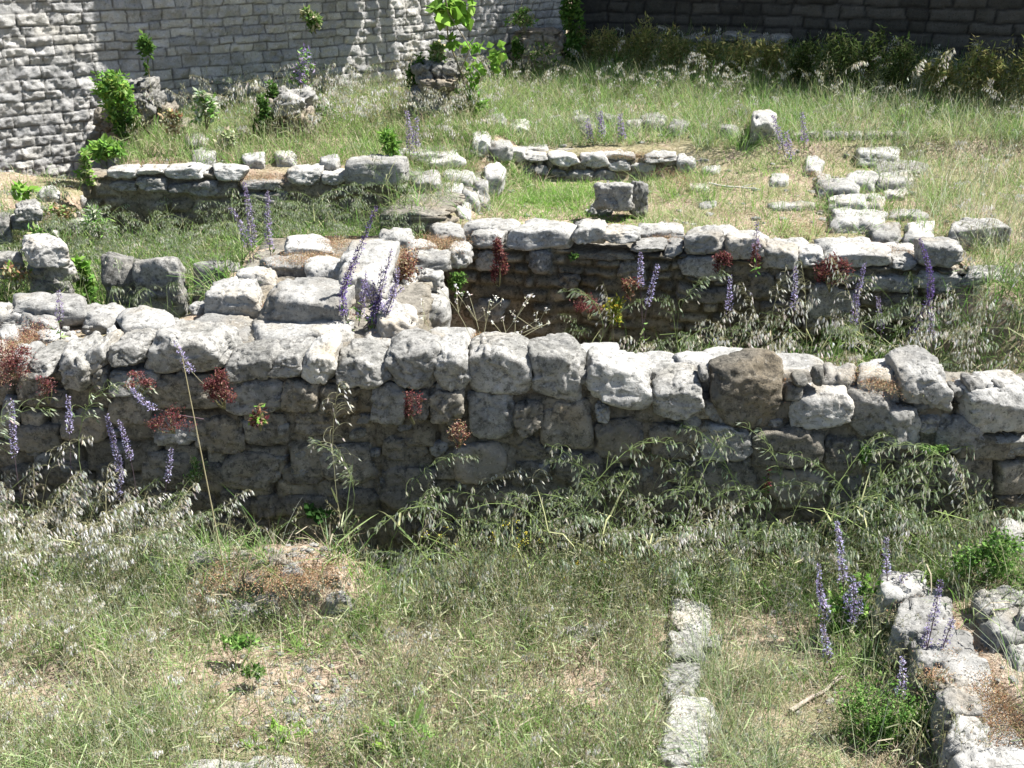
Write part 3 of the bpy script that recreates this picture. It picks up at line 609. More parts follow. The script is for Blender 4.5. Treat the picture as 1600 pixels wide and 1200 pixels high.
# --- far walls
WB = thing('high_stone_wall', (FB.A[0], FB.A[1], .5), 'high pale coursed stone wall at the back left, half sunlit and half in shadow', 'wall')
wall_core('masonry', FB, .8, .4, 3.4, WB, M_back, 71, res=.013, ch=.098, bl=.19, depth=.014, rough=.040, joint=.0042, tones=((.70, .70, .70), (1.15, 1.12, 1.06)), mort=(.33, .32, .30), offs_k=.005, lumps=.010, warp=.035, mortfill=.0)
FB2 = Face(FB.A - FB.l * 0, FB.B)
wall_core('upper_masonry', FB2, .8, 3.4, 9.0, WB, M_back, 72, res=.12, ch=.118, bl=.2, depth=.02, ragged=.0)
FE = Face(FB.B, FB.B + np.array([.15, 2.6]))        # the return behind the corner
WD = thing('high_stone_wall', (FD.A[0], FD.A[1], 1.2), 'high dark shaded stone wall at the back right, behind the tall shadowed weeds', 'wall')
wall_core('masonry', FD, .8, 1.0, 3.4, WD, M_back, 81, res=.022, ch=.17, bl=.33, depth=.022, rough=.012, joint=.009, tones=((.13, .125, .11), (.25, .235, .205)), mort=(.08, .075, .07), warp=.05)  # block tones far below the pale wall's: deep shade put into the colour
wall_core('upper_masonry', FD, .8, 3.4, 5.8, WD, M_back, 82, res=.15, ragged=0)
fr_ = Face(FB.B + np.array([-.02, .02]), FB.B + np.array([.2, 4.4]))
wall_core('return_masonry', Face(fr_.A, fr_.B), .6, 1.0, 8.0, WB, M_back, 83, res=.05, ch=.15, bl=.25, tones=((.7, .7, .7), (1, 1, 1)))
for b in [(1128, 52, 1150, 66), (1068, 58, 1100, 68), (1098, 57, 1128, 68), (1148, 54, 1184, 68), (1180, 58, 1206, 70), (1204, 56, 1230, 70)]:
    stone_front(FD, b, .4, WD, sd(), 0, off=-.5, n=10, mat=M_grey, name='footing_stone')
# added unseen block above the view, shaped to shadow the middle of the far wall
kS = math.cos(BWs - SUN_AZ) / math.sin(BWs - SUN_AZ)
def s_at(px):
    p = FB.hit(px, 120); return (p[:2] - FB.A) @ FB.w
sL, sR = s_at(160), s_at(566)
def prism(mb, s0, s1, q0, q1, z0, z1):
    P = []
    for s_, q_ in ((s0, q0), (s1, q0), (s1, q1), (s0, q1)):
        xy = FB.A + FB.w * s_ - FB.l * q_
        P += [(xy[0], xy[1], z0), (xy[0], xy[1], z1)]
    mb.add(P, [(0, 2, 3, 1), (2, 4, 5, 3), (4, 6, 7, 5), (6, 0, 1, 7), (1, 3, 5, 7), (0, 6, 4, 2)], C=(1, 1, 1))
tw = MB(); q0, q1 = .40, .95
prism(tw, sL + kS * q1, sR + kS * q0, q0, q1, 3.3, 10.5)
prism(tw, sL + kS * q1 + .1, sR + kS * q0 - .1, -.05, q0, 8.2, 8.8)
part('added_shadow_block', tw, M_back, WB)
pb = MB()  # unseen slats added for the streaks at the shadow's right edge
for px in (585, 604, 612):
    s_ = s_at(px) + kS * .6
    prism(pb, s_, s_ + .03 + .03 * (px % 2), .6, .64, 3.3, 8.8); prism(pb, s_, s_ + .03, -.05, .6, 8.5, 8.55)
part('added_shadow_slats', pb, M_bark, WB)

# ================================================================== OCCUPANCY
FST = Face(on_z(1036, 935, .05)[:2], on_z(1028, 1240, .05)[:2])
FOOT = [(F1, .50), (F2, .55), (FX, 1.28), (F3, .34), (F4, .30), (F5, .12), (FB, .8), (FD, .8), (FG1, .22), (FST, .15)]
def free(x, y, m=.01):
    ok = np.ones(len(x), bool)
    for f, th in FOOT:
        d = np.stack([x, y], 1) - f.A; s_ = d @ f.w; q_ = d @ f.l
        ok &= ~((s_ > -.02) & (s_ < f.L + .02) & (q_ > -m) & (q_ < th))
    d = np.stack([x, y], 1) - FB.A; ok &= ~((d @ FB.l > -.05) & (x < .75))
    d = np.stack([x, y], 1) - FD.A; ok &= ~(d @ FD.l > -.05)
    return ok
def in_poly(x, y, P):
    c = np.zeros(len(x), bool); j = len(P) - 1
    for i in range(len(P)):
        a = (P[i][1] > y) != (P[j][1] > y)
        c ^= a & (x < (P[j][0] - P[i][0]) * (y - P[i][1]) / (P[j][1] - P[i][1] + 1e-12) + P[i][0]); j = i
    return c
BARE = [(on_z(px, py, 0), rx, ry) for px, py, rx, ry in ((430, 1060, .62, .26), (800, 1080, .2, .1), (250, 985, .2, .07), (760, 1180, .2, .08), (120, 1010, .25, .08), (60, 1095, .45, .12), (330, 1120, .3, .08), (640, 1000, .16, .16), (1190, 1010, .22, .14), (1180, 1130, .2, .1), (600, 960, .12, .06), (930, 1090, .14, .06), (40, 930, .2, .06), (1290, 1180, .16, .08), (1570, 1090, .2, .4), (400, 1195, .26, .06), (400, 1225, .26, .08))]
MOUND = (-1.10, 4.0)
def bare(x, y):
    b = np.exp(-((x - MOUND[0]) / .50) ** 4 - ((y - MOUND[1]) / .22) ** 4)
    for p, rx, ry in BARE: b = np.maximum(b, np.exp(-((x - p[0]) / rx) ** 2 - ((y - p[1]) / ry) ** 2))
    return np.clip(b * (1 + .8 * fbm2(x, y, 5, 2, 61)), 0, 1)
def spots(poly, z, n, clump=0.0, sc=3.0, sd_=0, avoid=True, zadd=0.0, thr=0.0):
    """n random ground points inside a photo polygon laid on height z; clump>0 keeps mostly the noise maxima"""
    P = [on_z(a, b, z)[:2] for a, b in poly]; A = np.array(P); r = np.random.default_rng(sd_ + 1000)
    out = []; got = 0
    for _ in range(40):
        m = int(n * 2.5) + 50
        x = r.uniform(A[:, 0].min(), A[:, 0].max(), m); y = r.uniform(A[:, 1].min(), A[:, 1].max(), m)
        k = in_poly(x, y, P)
        if avoid: k &= free(x, y)
        x, y = x[k], y[k]
        if avoid and A[:, 1].max() < 5.2: k = r.uniform(0, 1, len(x)) > .95 * bare(x, y); x, y = x[k], y[k]
        if clump > 0:
            v = fbm2(x, y, sc, 3, sd_ + 5) + thr; k = r.uniform(0, 1, len(x)) < np.clip(.5 + v * 2.5, 0, 1) * clump + (1 - clump); x, y = x[k], y[k]
        out.append(np.stack([x, y], 1)); got += len(x)
        if got >= n: break
    Q = np.concatenate(out)[:n]; zz = zf(Q[:, 0], Q[:, 1]) + zadd
    return np.column_stack([Q, zz])
# ================================================================== PLANT PARTS
def pal(cols, n, r, jit=.12):
    c = np.array(cols, float)[r.integers(0, len(cols), n)]
    return np.clip(c * (1 + r.normal(0, jit, (n, 1))) * (1 + r.normal(0, .05, (n, 3))), .01, .8)
GREEN = [(.14, .28, .06), (.20, .35, .09), (.11, .22, .05), (.27, .40, .13)]
OLIVE = [(.28, .33, .15), (.38, .40, .22), (.22, .29, .11), (.48, .45, .30)]
STRAW = [(.53, .46, .34), (.46, .38, .27), (.62, .56, .45), (.40, .31, .22)]
PALE = [(.78, .75, .68), (.70, .67, .58), (.80, .79, .74), (.58, .55, .44)]
PGRN = [(.45, .48, .36), (.37, .42, .29), (.56, .56, .45), (.28, .35, .21)]
ORANGE = [(.42, .25, .14), (.48, .33, .20), (.36, .19, .11), (.52, .42, .29), (.30, .22, .13), (.26, .24, .12)]
RED = [(.16, .045, .05), (.11, .03, .035), (.23, .085, .08), (.09, .035, .033), (.30, .16, .14), (.16, .09, .05)]
PURPLE = [(.27, .23, .40), (.33, .29, .46), (.19, .15, .28), (.42, .38, .54)]
LEAF = [(.07, .15, .03), (.10, .19, .045), (.055, .11, .03), (.14, .23, .06)]
LIME = [(.20, .36, .06), (.16, .30, .05), (.25, .42, .09)]
def blades(P, L, w, lean, bend, cols, sd_=0, az=None, side=None, tipc=None):
    """curved tapering grass blades, one per point"""
    r = np.random.default_rng(sd_ + 5); n = len(P); L = np.broadcast_to(L, n); w = np.broadcast_to(w, n)
    az = r.uniform(0, 2 * math.pi, n) if az is None else az + r.normal(0, .5, n)
    lean = np.abs(r.normal(lean, lean * .5 + .02, n)); bend = np.abs(r.normal(bend, bend * .5 + .02, n))
    d = np.stack([np.cos(az), np.sin(az), 0 * az], 1); a2 = az + math.pi / 2 + r.normal(0, .7, n); sdv = np.stack([np.cos(a2), np.sin(a2), 0 * a2], 1)
    V = []; a = lean.copy(); p = np.array(P, float).copy()
    ts = (0, .4, .75, 1.0)
    for i, t in enumerate(ts):
        if i:
            seg = (t - ts[i - 1]) * L; a = a + bend * (t - ts[i - 1]) * 1.5
            p = p + (d * np.sin(a)[:, None] + np.array([0, 0, 1]) * np.cos(a)[:, None]) * seg[:, None]
        ww = (w * (1, .85, .55, 0)[i])[:, None] * sdv * .5
        if i < 3: V += [p - ww, p + ww]
        else: V += [p]
    V = np.stack(V, 1); b = np.arange(n)[:, None] * 7
    Q = np.concatenate([b + [0, 1, 3, 2], b + [2, 3, 5, 4]]); T = b + [4, 5, 6]
    C = pal(cols, n, r)
    return V.reshape(-1, 3), Q, T, np.repeat(C, 7, 0)
def leaves(P, size, cols, sd_=0, nrm=None, spread=1.0, asp=.45, fold=.25, dirs=None):
    """folded pointed leaves"""
    r = np.random.default_rng(sd_ + 9); n = len(P); P = np.asarray(P, float); size = np.broadcast_to(size, n) * r.uniform(.6, 1.3, n)
    a = r.normal(0, 1, (n, 3)) * spread + (np.array(dirs) if dirs is not None else 0); a /= np.linalg.norm(a, axis=1, keepdims=True) + 1e-9
    up = r.normal(0, .6, (n, 3)) + (np.array([0, 0, 1]) if nrm is None else nrm); b = np.cross(a, up); b /= np.linalg.norm(b, axis=1, keepdims=True) + 1e-9
    c = np.cross(b, a); s = size[:, None]
    m = P + a * s * .45
    V = np.stack([P, m + b * s * asp * .5 - c * s * fold * .3, P + a * s, m - b * s * asp * .5 - c * s * fold * .3], 1)
    i = np.arange(n)[:, None] * 4; T = np.concatenate([i + [0, 1, 2], i + [0, 2, 3]])
    return V.reshape(-1, 3), None, T, np.repeat(pal(cols, n, r), 4, 0)
def tube(P, R, k=3):
    P = np.asarray(P, float); n = len(P); R = np.broadcast_to(R, n)
    t = np.gradient(P, axis=0); t /= np.linalg.norm(t, axis=1, keepdims=True) + 1e-9
    u = np.cross(t, [.3, .9, .2]); u /= np.linalg.norm(u, axis=1, keepdims=True) + 1e-9; v = np.cross(t, u)
    a = np.arange(k) * 2 * math.pi / k
    V = P[:, None] + R[:, None, None] * (np.cos(a)[None, :, None] * u[:, None] + np.sin(a)[None, :, None] * v[:, None])
    Q = [(i * k + j, i * k + (j + 1) % k, (i + 1) * k + (j + 1) % k, (i + 1) * k + j) for i in range(n - 1) for j in range(k)]
    return V.reshape(-1, 3), Q
def addt(mb, P, R, col, k=3):
    V, Q = tube(P, R, k); mb.add(V, Q, C=col)
def addl(mb, *a, **k):
    V, Q, T, C = leaves(*a, **k); mb.add(V, Q, T, C)
def addb(mb, *a, **k):
    V, Q, T, C = blades(*a, **k); mb.add(V, Q, T, C)
def arc(p0, az, L, lean, bend, n=10, pw=1.5, wob=0, r=None):
    """curve leaning towards az, bending over more and more towards the tip"""
    p = np.array(p0, float); out = [p]; 
    for i in range(1, n):
        a = lean + bend * (i / (n - 1)) ** pw; s = L / (n - 1)
        q = np.array([math.cos(az) * math.sin(a), math.sin(az) * math.sin(a), math.cos(a)])
        if wob and r is not None: q = q + r.normal(0, wob, 3)
        p = p + q * s; out.append(p)
    return np.array(out)
def oat(h, sd_, spc=PALE, stc=(.30, .30, .15), bend=1.2, nsp=24, spl=.024, lean=.15, leafc=OLIVE, nleaf=3, one=0.6, rs=.0014, part_=None):
    """a wild oat: hollow stalk, a few strap leaves, nodding panicle of hanging spikelets; leans towards +x"""
    r = np.random.default_rng(sd_); st = MB(); sp = MB()
    P = arc((0, 0, 0), 0, h, lean, bend, 12, 2.2, .03, r); addt(st, P, np.linspace(rs * 1.3, rs * .6, 12), stc)
    for i in range(nleaf):
        k = r.integers(1, 6); V = blades(P[k][None], r.uniform(.12, .26), .006, .5, 1.6, leafc, sd_ * 7 + i); st.add(*V)
    tt = np.sort(r.uniform(.60, 1.0, nsp)); tips = []; dirs = []
    for t in tt:
        f = t * 11; i = min(int(f), 10); p = P[i] + (P[i + 1] - P[i]) * (f - i)
        az = r.normal(0, 1.0) if r.random() < one else r.uniform(0, 6.28); L = r.uniform(.02, .075) * (1.25 - t) * 2.0 * (h / .6) ** .5
        b = arc(p, az, L, r.uniform(.5, 1.0), r.uniform(1.2, 1.9), 5); addt(st, b, .0005, stc); tips.append(b[-1]); dirs.append((b[-1] - b[-2]) / np.linalg.norm(b[-1] - b[-2]) * .4 + np.array([.15, 0, -1]))
    tips = np.array(tips); dirs = np.array(dirs)
    for k in range(3):
        sp.add(*leaves(tips, spl, spc, sd_ * 3 + k, dirs=dirs * 3.4, asp=.17, fold=.5, spread=.6))
    return st, sp
def proto_arrays(st, sp=None):
    m = MB(); 
    for x in ([st, sp] if sp is not None else [st]):
        V, Q, T, C = x.merged(); m.add(V, Q, T, C)
    return m.merged()
def scatter(mb, protos, P, az=None, scale=(.8, 1.2), sd_=0, azj=.6, cj=.12):
    r = np.random.default_rng(sd_ + 77); P = np.asarray(P)
    which = r.integers(0, len(protos), len(P))
    for k, (V, Q, T, C) in enumerate(protos):
        p = P[which == k]; n = len(p)
        if not n: continue
        a = r.uniform(0, 2 * math.pi, n) if az is None else az + r.normal(0, azj, n); s = r.uniform(scale[0], scale[1], n)
        c, s_ = np.cos(a) * s, np.sin(a) * s
        W = np.stack([V[None, :, 0] * c[:, None] - V[None, :, 1] * s_[:, None], V[None, :, 0] * s_[:, None] + V[None, :, 1] * c[:, None], V[None, :, 2] * s[:, None] + 0 * c[:, None]], 2) + p[:, None]
        o = (np.arange(n) * len(V))[:, None, None]
        CC = C[None] * (1 + r.normal(0, cj, (n, 1, 1)))
        mb.add(W.reshape(-1, 3), (Q[None] + o).reshape(-1, 4) if len(Q) else None, (T[None] + o).reshape(-1, 3) if len(T) else None, np.clip(CC, .01, .8).reshape(-1, 3))
def stuff(name, mb, label, mat=None):
    o = link(name, mb.mesh(name), mat or M_plant); tag(o, label, name.replace('_', ' '), None, 'stuff'); return o
def rect(x0, y0, x1, y1): return [(x0, y0), (x1, y0), (x1, y1), (x0, y1)]
exec_veg = True
# ================================================================== GROUND COVER (nobody could count it)
OATG = [proto_arrays(*oat(h, 10 + i, PGRN, (.20, .26, .10), b, 26, .022, l)) for i, (h, b, l) in enumerate([(.50, 1.7, .15), (.60, 1.4, .2), (.42, 2.0, .1), (.55, 2.1, .25), (.46, 1.2, .3), (.65, 1.9, .1)])]
OATP = [proto_arrays(*oat(h, 30 + i, PALE, (.36, .34, .20), b, 26, .026, l)) for i, (h, b, l) in enumerate([(.50, 1.0, .12), (.58, 1.3, .2), (.42, .7, .1), (.50, 1.7, .25), (.36, 1.0, .3)])]
SEED = [proto_arrays(*oat(h, 50 + i, STRAW + PGRN, (.28, .28, .14), b, 9, .016, l, nleaf=2, one=.3, rs=.0009)) for i, (h, b, l) in enumerate([(.28, .5, .1), (.34, .9, .15), (.22, .4, .2), (.30, 1.2, .1), (.38, .6, .1)])]
# short dry and green grass on the near ground
def tufts(mb, C, k, rad, L, w, cols, sd_, lean=.35, bend=.8):
    """each centre grows k blades that fan outwards; every tuft has its own size and tone"""
    r = np.random.default_rng(sd_ + 4000); n = len(C); kk = np.maximum(2, (k * r.uniform(.4, 1.7, n)).astype(int)); idx = np.repeat(np.arange(n), kk); m = len(idx)
    az = r.uniform(0, 2 * math.pi, m); rr = rad * np.sqrt(r.uniform(0, 1, m)); sz = r.uniform(.55, 1.45, n)[idx]
    P = C[idx] + np.stack([np.cos(az) * rr, np.sin(az) * rr, 0 * az], 1); P[:, 2] = zf(P[:, 0], P[:, 1]) - .004
    tone = np.array(cols)[r.integers(0, len(cols), n)][idx]
    V, Q, T, Cc = blades(P, r.uniform(L[0], L[1], m) * sz, w, lean, bend, cols, sd_, az=az)
    Cc = Cc * .35 + np.repeat(tone, 7, 0) * .65; mb.add(V, Q, T, Cc)
g = MB(); FG = [(-80, 855), (1680, 815), (1750, 1290), (-150, 1290)]
P = spots(FG, 0, 7000, .95, 1.5, 1, thr=-.05); addb(g, P, U(.03, .10, len(P)), .0024, .7, .9, STRAW + STRAW + OLIVE + [(.30, .24, .16)], 1)
P = spots(FG, 0, 17000, .5, 2.5, 4, False); addb(g, P, U(.02, .06, len(P)), .0022, 1.35, .3, STRAW + [(.36, .28, .19), (.27, .20, .14)], 4)
tufts(g, spots(FG, 0, 850, .98, 1.3, 2, thr=-.06), 20, .035, (.06, .20), .0032, GREEN + GREEN + LIME[:1] + OLIVE, 2, .35, .7)
tufts(g, spots(FG, 0, 750, .95, 1.3, 3, thr=-.05), 16, .03, (.10, .30), .0024, PGRN + OLIVE + GREEN + [(.50, .48, .34)], 3, .2, .5)
tufts(g, spots(FG, 0, 400, .9, 1.6, 402), 12, .025, (.08, .22), .0026, STRAW, 402, .5, .9)
P = spots(FG, 0, 6000, .95, 1.5, 403); addb(g, P, U(.14, .40, len(P)), .0022, .14, .4, OLIVE + PGRN + GREEN + [(.52, .50, .36)], 403)
stuff('grass', g, 'thin dry and green grass over the ground in front of the nearest wall')
g = MB()
scatter(g, SEED, spots(rect(560, 900, 1040, 1290), 0, 900, .5, 3, 5), None, (.7, 1.2), 1)
scatter(g, SEED, spots([(-80, 880), (560, 900), (560, 1290), (-150, 1290)], 0, 700, .5, 3, 6), None, (.7, 1.2), 2)
scatter(g, SEED, spots(rect(1120, 900, 1650, 1290), 0, 380, .5, 3, 7), None, (.7, 1.2), 3)
scatter(g, OATP, spots(rect(-80, 900, 520, 1250), 0, 150, .8, 3, 8), 0, (.35, .7), 4, 1.4)
scatter(g, OATP, spots(rect(560, 980, 1040, 1290), 0, 60, .8, 3, 9), 0, (.35, .7), 5, 1.4)
scatter(g, OATP, spots(rect(1000, 900, 1350, 1000), 0, 34, .8, 3, 10), 0, (.4, .7), 6, 1.4)
stuff('seeding_grass', g, 'thin seeding grass stalks standing over the ground in front of the nearest wall')
# oats along the foot of the nearest wall
g = MB()
P = spots([(-80, 840), (270, 850), (260, 960), (-100, 960)], 0, 150, .3, 3, 11); scatter(g, OATP, P, .3, (.6, 1.2), 7, 1.0)
P = spots([(-80, 840), (330, 860), (300, 960), (-100, 960)], 0, 60, .3, 3, 12); scatter(g, OATG, P, .3, (.7, 1.15), 8, 1.2)
P = spots([(530, 900), (1500, 870), (1500, 940), (560, 960)], 0, 190, .45, 3, 13); scatter(g, OATG, P, .2, (.6, 1.75), 9, 1.4)
P = spots([(560, 905), (1500, 860), (1500, 930), (560, 950)], 0, 65, .3, 3, 14); scatter(g, OATP, P, .4, (.6, 1.35), 10, 1.2)
P = spots([(300, 850), (560, 850), (540, 880), (300, 880)], 0, 16, .3, 3, 15); scatter(g, OATP, P, .4, (.5, .8), 11, 1.2)
P = spots([(-80, 880), (1560, 870), (1560, 955), (-80, 955)], 0, 3800, .8, 3, 16); addb(g, P, U(.10, .32, len(P)), .004, .35, 1.0, GREEN + PGRN + GREEN + LIME[:1], 16)
stuff('wild_oats', g, 'dense drooping wild oats along the dark foot of the nearest wall')
# oats in the pit
g = MB()
pit = [(930, 560), (1650, 560), (1650, 500), (930, 500)]
def pts_world(x0, x1, y0, y1, n, sd_, clump=.4, sc=3):
    r = np.random.default_rng(sd_ + 3); x = r.uniform(x0, x1, n * 3); y = r.uniform(y0, y1, n * 3)
    k = free(x, y) & (r.uniform(0, 1, n * 3) < np.clip(.5 + 2 * fbm2(x, y, sc, 2, sd_), 0, 1) * clump + 1 - clump); x, y = x[k][:n], y[k][:n]
    return np.column_stack([x, y, zf(x, y)])
P = pts_world(.65, 3.4, 5.2, 6.4, 85, 21); scatter(g, OATP, P, .2, (.8, 1.6), 12, 1.5)
P = pts_world(.5, 3.6, 5.2, 6.4, 90, 22); scatter(g, OATG, P, .2, (.8, 1.5), 13, 1.5)
P = pts_world(2.2, 3.9, 4.9, 6.4, 50, 23); scatter(g, OATG, P, .2, (.8, 1.1), 14, 1.5)
P = pts_world(.2, 3.6, 4.95, 6.6, 4000, 24); addb(g, P, U(.15, .40, len(P)), .005, .3, 1.0, GREEN + LEAF, 24)
stuff('wild_oats', g, 'tall wild oats growing out of the deep pit behind the nearest wall')
# left hollow
g = MB()
P = pts_world(-3.9, -.75, 6.3, 7.9, 460, 25); scatter(g, OATG, P, None, (.6, 1.1), 15)
P = pts_world(-3.9, -2.9, 6.3, 7.95, 60, 26); scatter(g, OATP, P, None, (.5, .8), 16)
P = pts_world(-4.6, -.62, 5.9, 7.98, 12000, 27); addb(g, P, U(.12, .42, len(P)), .006, .3, 1.1, GREEN + LEAF + OLIVE, 27)
P = pts_world(-5.2, -3.4, 6.2, 9.0, 5000, 28); addb(g, P, U(.05, .18, len(P)), .004, .4, .8, GREEN + OLIVE + STRAW, 28)
stuff('long_grass', g, 'long drooping grass filling the left hollow below the terrace wall')
# terrace and meadow
g = MB()
P = pts_world(-3.5, -.2, 8.15, 11.8, 15000, 29, .6); addb(g, P, U(.07, .30, len(P)), .0045, .25, .6, GREEN + GREEN + OLIVE + OLIVE + STRAW[:2], 29)
tufts(g, pts_world(-3.5, -.1, 8.2, 11.6, 260, 291, .8, 1.6), 20, .05, (.12, .36), .006, GREEN + LIME[:1] + OLIVE, 291)
P = pts_world(-3.5, -.2, 8.4, 11.8, 420, 30, .6); scatter(g, SEED, P, None, (.8, 1.6), 17)
P = pts_world(-1.2, .3, 8.8, 10.0, 1800, 302, .2); addb(g, P, U(.08, .26, len(P)), .005, .3, .7, GREEN + OLIVE + STRAW, 302)
P = pts_world(-.7, .15, 9.0, 9.8, 2200, 303, .1); addb(g, P, U(.06, .2, len(P)), .006, .4, .7, GREEN + OLIVE, 303)
P = pts_world(-.9, .6, 9.6, 12.2, 60, 301, .6); scatter(g, OATP, P, None, (.6, 1.0), 171)
P = pts_world(-3.2, -.3, 8.9, 11.2, 130, 31, .6); scatter(g, OATP, P, None, (.7, 1.25), 18)
P = pts_world(-3.2, -.3, 8.8, 11.2, 70, 311, .6); scatter(g, OATG, P, None, (.6, 1.2), 181)
P = pts_world(-.75, -.1, 7.3, 9.4, 900, 312, .3); addb(g, P, U(.08, .3, len(P)), .005, .3, .8, GREEN + OLIVE + STRAW, 312)
stuff('terrace_grass', g, 'mixed dry grass on the terrace at the foot of the high pale wall')
g = MB()
P = pts_world(-.2, 8.5, 9.45, 13.5, 46000, 32, .7, 1.4); addb(g, P, U(.08, .28, len(P)), .0045, .25, .6, OLIVE + PGRN + GREEN + GREEN + [(.38, .38, .16)], 32)
tufts(g, pts_world(-.2, 8, 9.45, 13.2, 900, 321, .9, 1.4), 20, .06, (.12, .34), .006, GREEN + LIME[:1] + OLIVE + STRAW[:1], 321)
tufts(g, pts_world(1.0, 6.5, 6.9, 9.5, 420, 322, .9, 1.8), 16, .05, (.08, .24), .005, GREEN + LIME[:1] + OLIVE, 322)
P = pts_world(-.1, 5, 9.5, 11.5, 90, 323, .6, 2); scatter(g, OATP, P, None, (.5, .9), 323)
P = pts_world(1.0, 8.5, 6.6, 9.6, 24000, 33, .6, 1.8); addb(g, P, U(.04, .18, len(P)), .004, .3, .7, OLIVE + GREEN + STRAW, 33)
P = pts_world(3.2, 8.5, 5.0, 12, 12000, 34, .3, 1.8); addb(g, P, U(.14, .40, len(P)), .004, .15, .4, OLIVE + PGRN, 34)
P = pts_world(-.2, 8, 9.5, 13.2, 800, 35, .5, 2); scatter(g, SEED, P, None, (.6, 1.2), 19)
P = pts_world(3.0, 6.5, 6.0, 12.0, 420, 36, .5, 2); scatter(g, SEED, P, None, (.8, 1.5), 20)
P = pts_world(3.0, 6.0, 7.0, 12.0, 60, 37, .5, 2); scatter(g, OATP, P, None, (.6, 1.0), 21)
stuff('meadow_grass', g, 'yellow-green meadow grass rising towards the shaded wall')
g = MB()
P = spots([(760, 342), (778, 300), (800, 288), (925, 286), (960, 300), (940, 342)], .85, 5500, .8, 3, 38); addb(g, P, U(.04, .12, len(P)), .005, .4, .8, LIME + GREEN + OLIVE, 38)
P = pts_world(-.1, 1.1, 7.6, 9.3, 2500, 39); addb(g, P, U(.03, .08, len(P)), .005, .4, .8, LIME + GREEN, 39)
P = pts_world(2.6, 4.6, 10.2, 11.3, 3500, 40); addb(g, P, U(.04, .10, len(P)), .005, .4, .8, LIME + GREEN, 40)
stuff('lawn_grass', g, 'short bright green grass in the small walled courtyard')
# orange and pink dry herbs over the wall tops
g = MB(); r_ = np.random.default_rng(5)
def herb(px0, py0, px1, py1, z, n, cols=ORANGE, size=.0085, hgt=.022):
    p = on_z(px0, py0, z); q = on_z(px1, py1, z); c = (p + q) / 2; a = np.abs(on_z(px1, (py0 + py1) / 2, z) - on_z(px0, (py0 + py1) / 2, z))[0] / 2; b = abs(p[1] - q[1]) / 2
    n = int(n * 3.2); u = r_.normal(0, .42, (n, 2)) + .25 * np.round(r_.normal(0, 1, (n, 2)), 0) * 0; x = c[0] + u[:, 0] * a; y = c[1] + u[:, 1] * b
    zz = z - .03 + np.abs(r_.normal(0, 1, n)) * hgt * np.exp(-(u ** 2).sum(1) * .8)
    addl(g, np.column_stack([x, y, zz]), size, cols, int(px0 + py0), dirs=(0, 0, .8), asp=.4)
for a in [(1400, 935, 1500, 985, .27, 700), (1450, 1000, 1530, 1060, .27, 700), (1480, 1080, 1560, 1160, .27, 700), (1380, 895, 1440, 930, .28, 300), (1200, 580, 1390, 622, .83, 1500), (1330, 575, 1410, 600, .88, 500), (1330, 565, 1420, 610, .92, 900), (1130, 570, 1240, 600, .9, 800), (1480, 590, 1520, 612, .88, 400), (330, 525, 500, 560, .89, 1800), (40, 525, 190, 570, .89, 1600), (-20, 510, 70, 560, .89, 1200),
          (230, 505, 262, 525, .9, 300), (560, 505, 640, 535, .92, 500), (730, 515, 760, 535, .93, 200), (420, 388, 560, 412, 1.02, 1500), (600, 380, 650, 420, 1.02, 900), (640, 355, 740, 395, .98, 1500), (380, 465, 440, 480, .96, 300),
          (480, 365, 560, 390, 1.03, 900), (610, 430, 650, 465, .86, 500), (900, 345, 1010, 360, .95, 500), (1000, 360, 1080, 380, .93, 700), (1120, 370, 1140, 395, .93, 200), (1260, 372, 1400, 390, .93, 900), (1360, 380, 1450, 396, .93, 500),
          (180, 250, 330, 264, 1.2, 1200), (370, 262, 460, 280, 1.16, 900), (330, 240, 400, 255, 1.2, 400), (480, 240, 560, 255, 1.2, 500), (640, 240, 800, 262, 1.1, 900), (930, 232, 1060, 246, 1.1, 700), (1255, 250, 1290, 285, 1.05, 500), (1330, 270, 1400, 350, .98, 600),
          (40, 275, 130, 300, .95, 700), (60, 310, 110, 345, .85, 500), (1410, 300, 1600, 420, .92, 1500), (380, 850, 560, 930, .28, 2300), (300, 850, 400, 930, .26, 700), (1490, 1000, 1620, 1180, .28, 2600), (1440, 1040, 1500, 1070, .28, 500), (1180, 330, 1330, 380, .92, 900), (1020, 255, 1110, 300, 1.0, 700), (260, 160, 310, 215, 1.3, 500), (640, 180, 720, 210, 1.2, 300), (1290, 150, 1420, 165, 1.35, 600)]:
    herb(*a[:5], a[5])
for a in [(-10, 545, 60, 600, .9, 1200), (20, 500, 80, 545, .9, 500)]:
    herb(*a, cols=RED + ORANGE + [(.4, .2, .2)], hgt=.05)
stuff('dry_herbs', g, 'tiny orange dry herbs creeping over wall tops and stony ground', M_dry)
# pebbles
g = MB()
V0 = [rock([[[(-1, -1, -.6), (-1, -1, .6)], [(-1, 1, -.6), (-1, 1, .6)]], [[(1, -1, -.6), (1, -1, .6)], [(1, 1, -.6), (1, 1, .6)]]], 900 + i, 4, 1.2, .05) for i in range(6)]
PR = [(v * .012, q, np.zeros((0, 3), int), np.ones((len(v), 3))) for v, q in V0]
scatter(g, PR, spots(FG, 0, 1500, .6, 3, 41, False), None, (.2, 1.1), 30, cj=.2)
P = np.column_stack([MOUND[0] + rng.normal(0, .25, 260), MOUND[1] - .02 + rng.normal(0, .13, 260)]); scatter(g, PR, np.column_stack([P, zf(P[:, 0], P[:, 1]) - .004])[:120], None, (.4, 1.6), 36, cj=.2)
scatter(g, PR, spots(rect(400, 1040, 560, 1150), 0, 60, .6, 3, 42), None, (.6, 1.6), 31)
scatter(g, PR, spots([(-20, 500), (560, 520), (540, 560), (-20, 570)], .9, 160, .2, 3, 44, False) * [1, 1, 0] + [0, 0, .885], None, (.4, 1.5), 33)
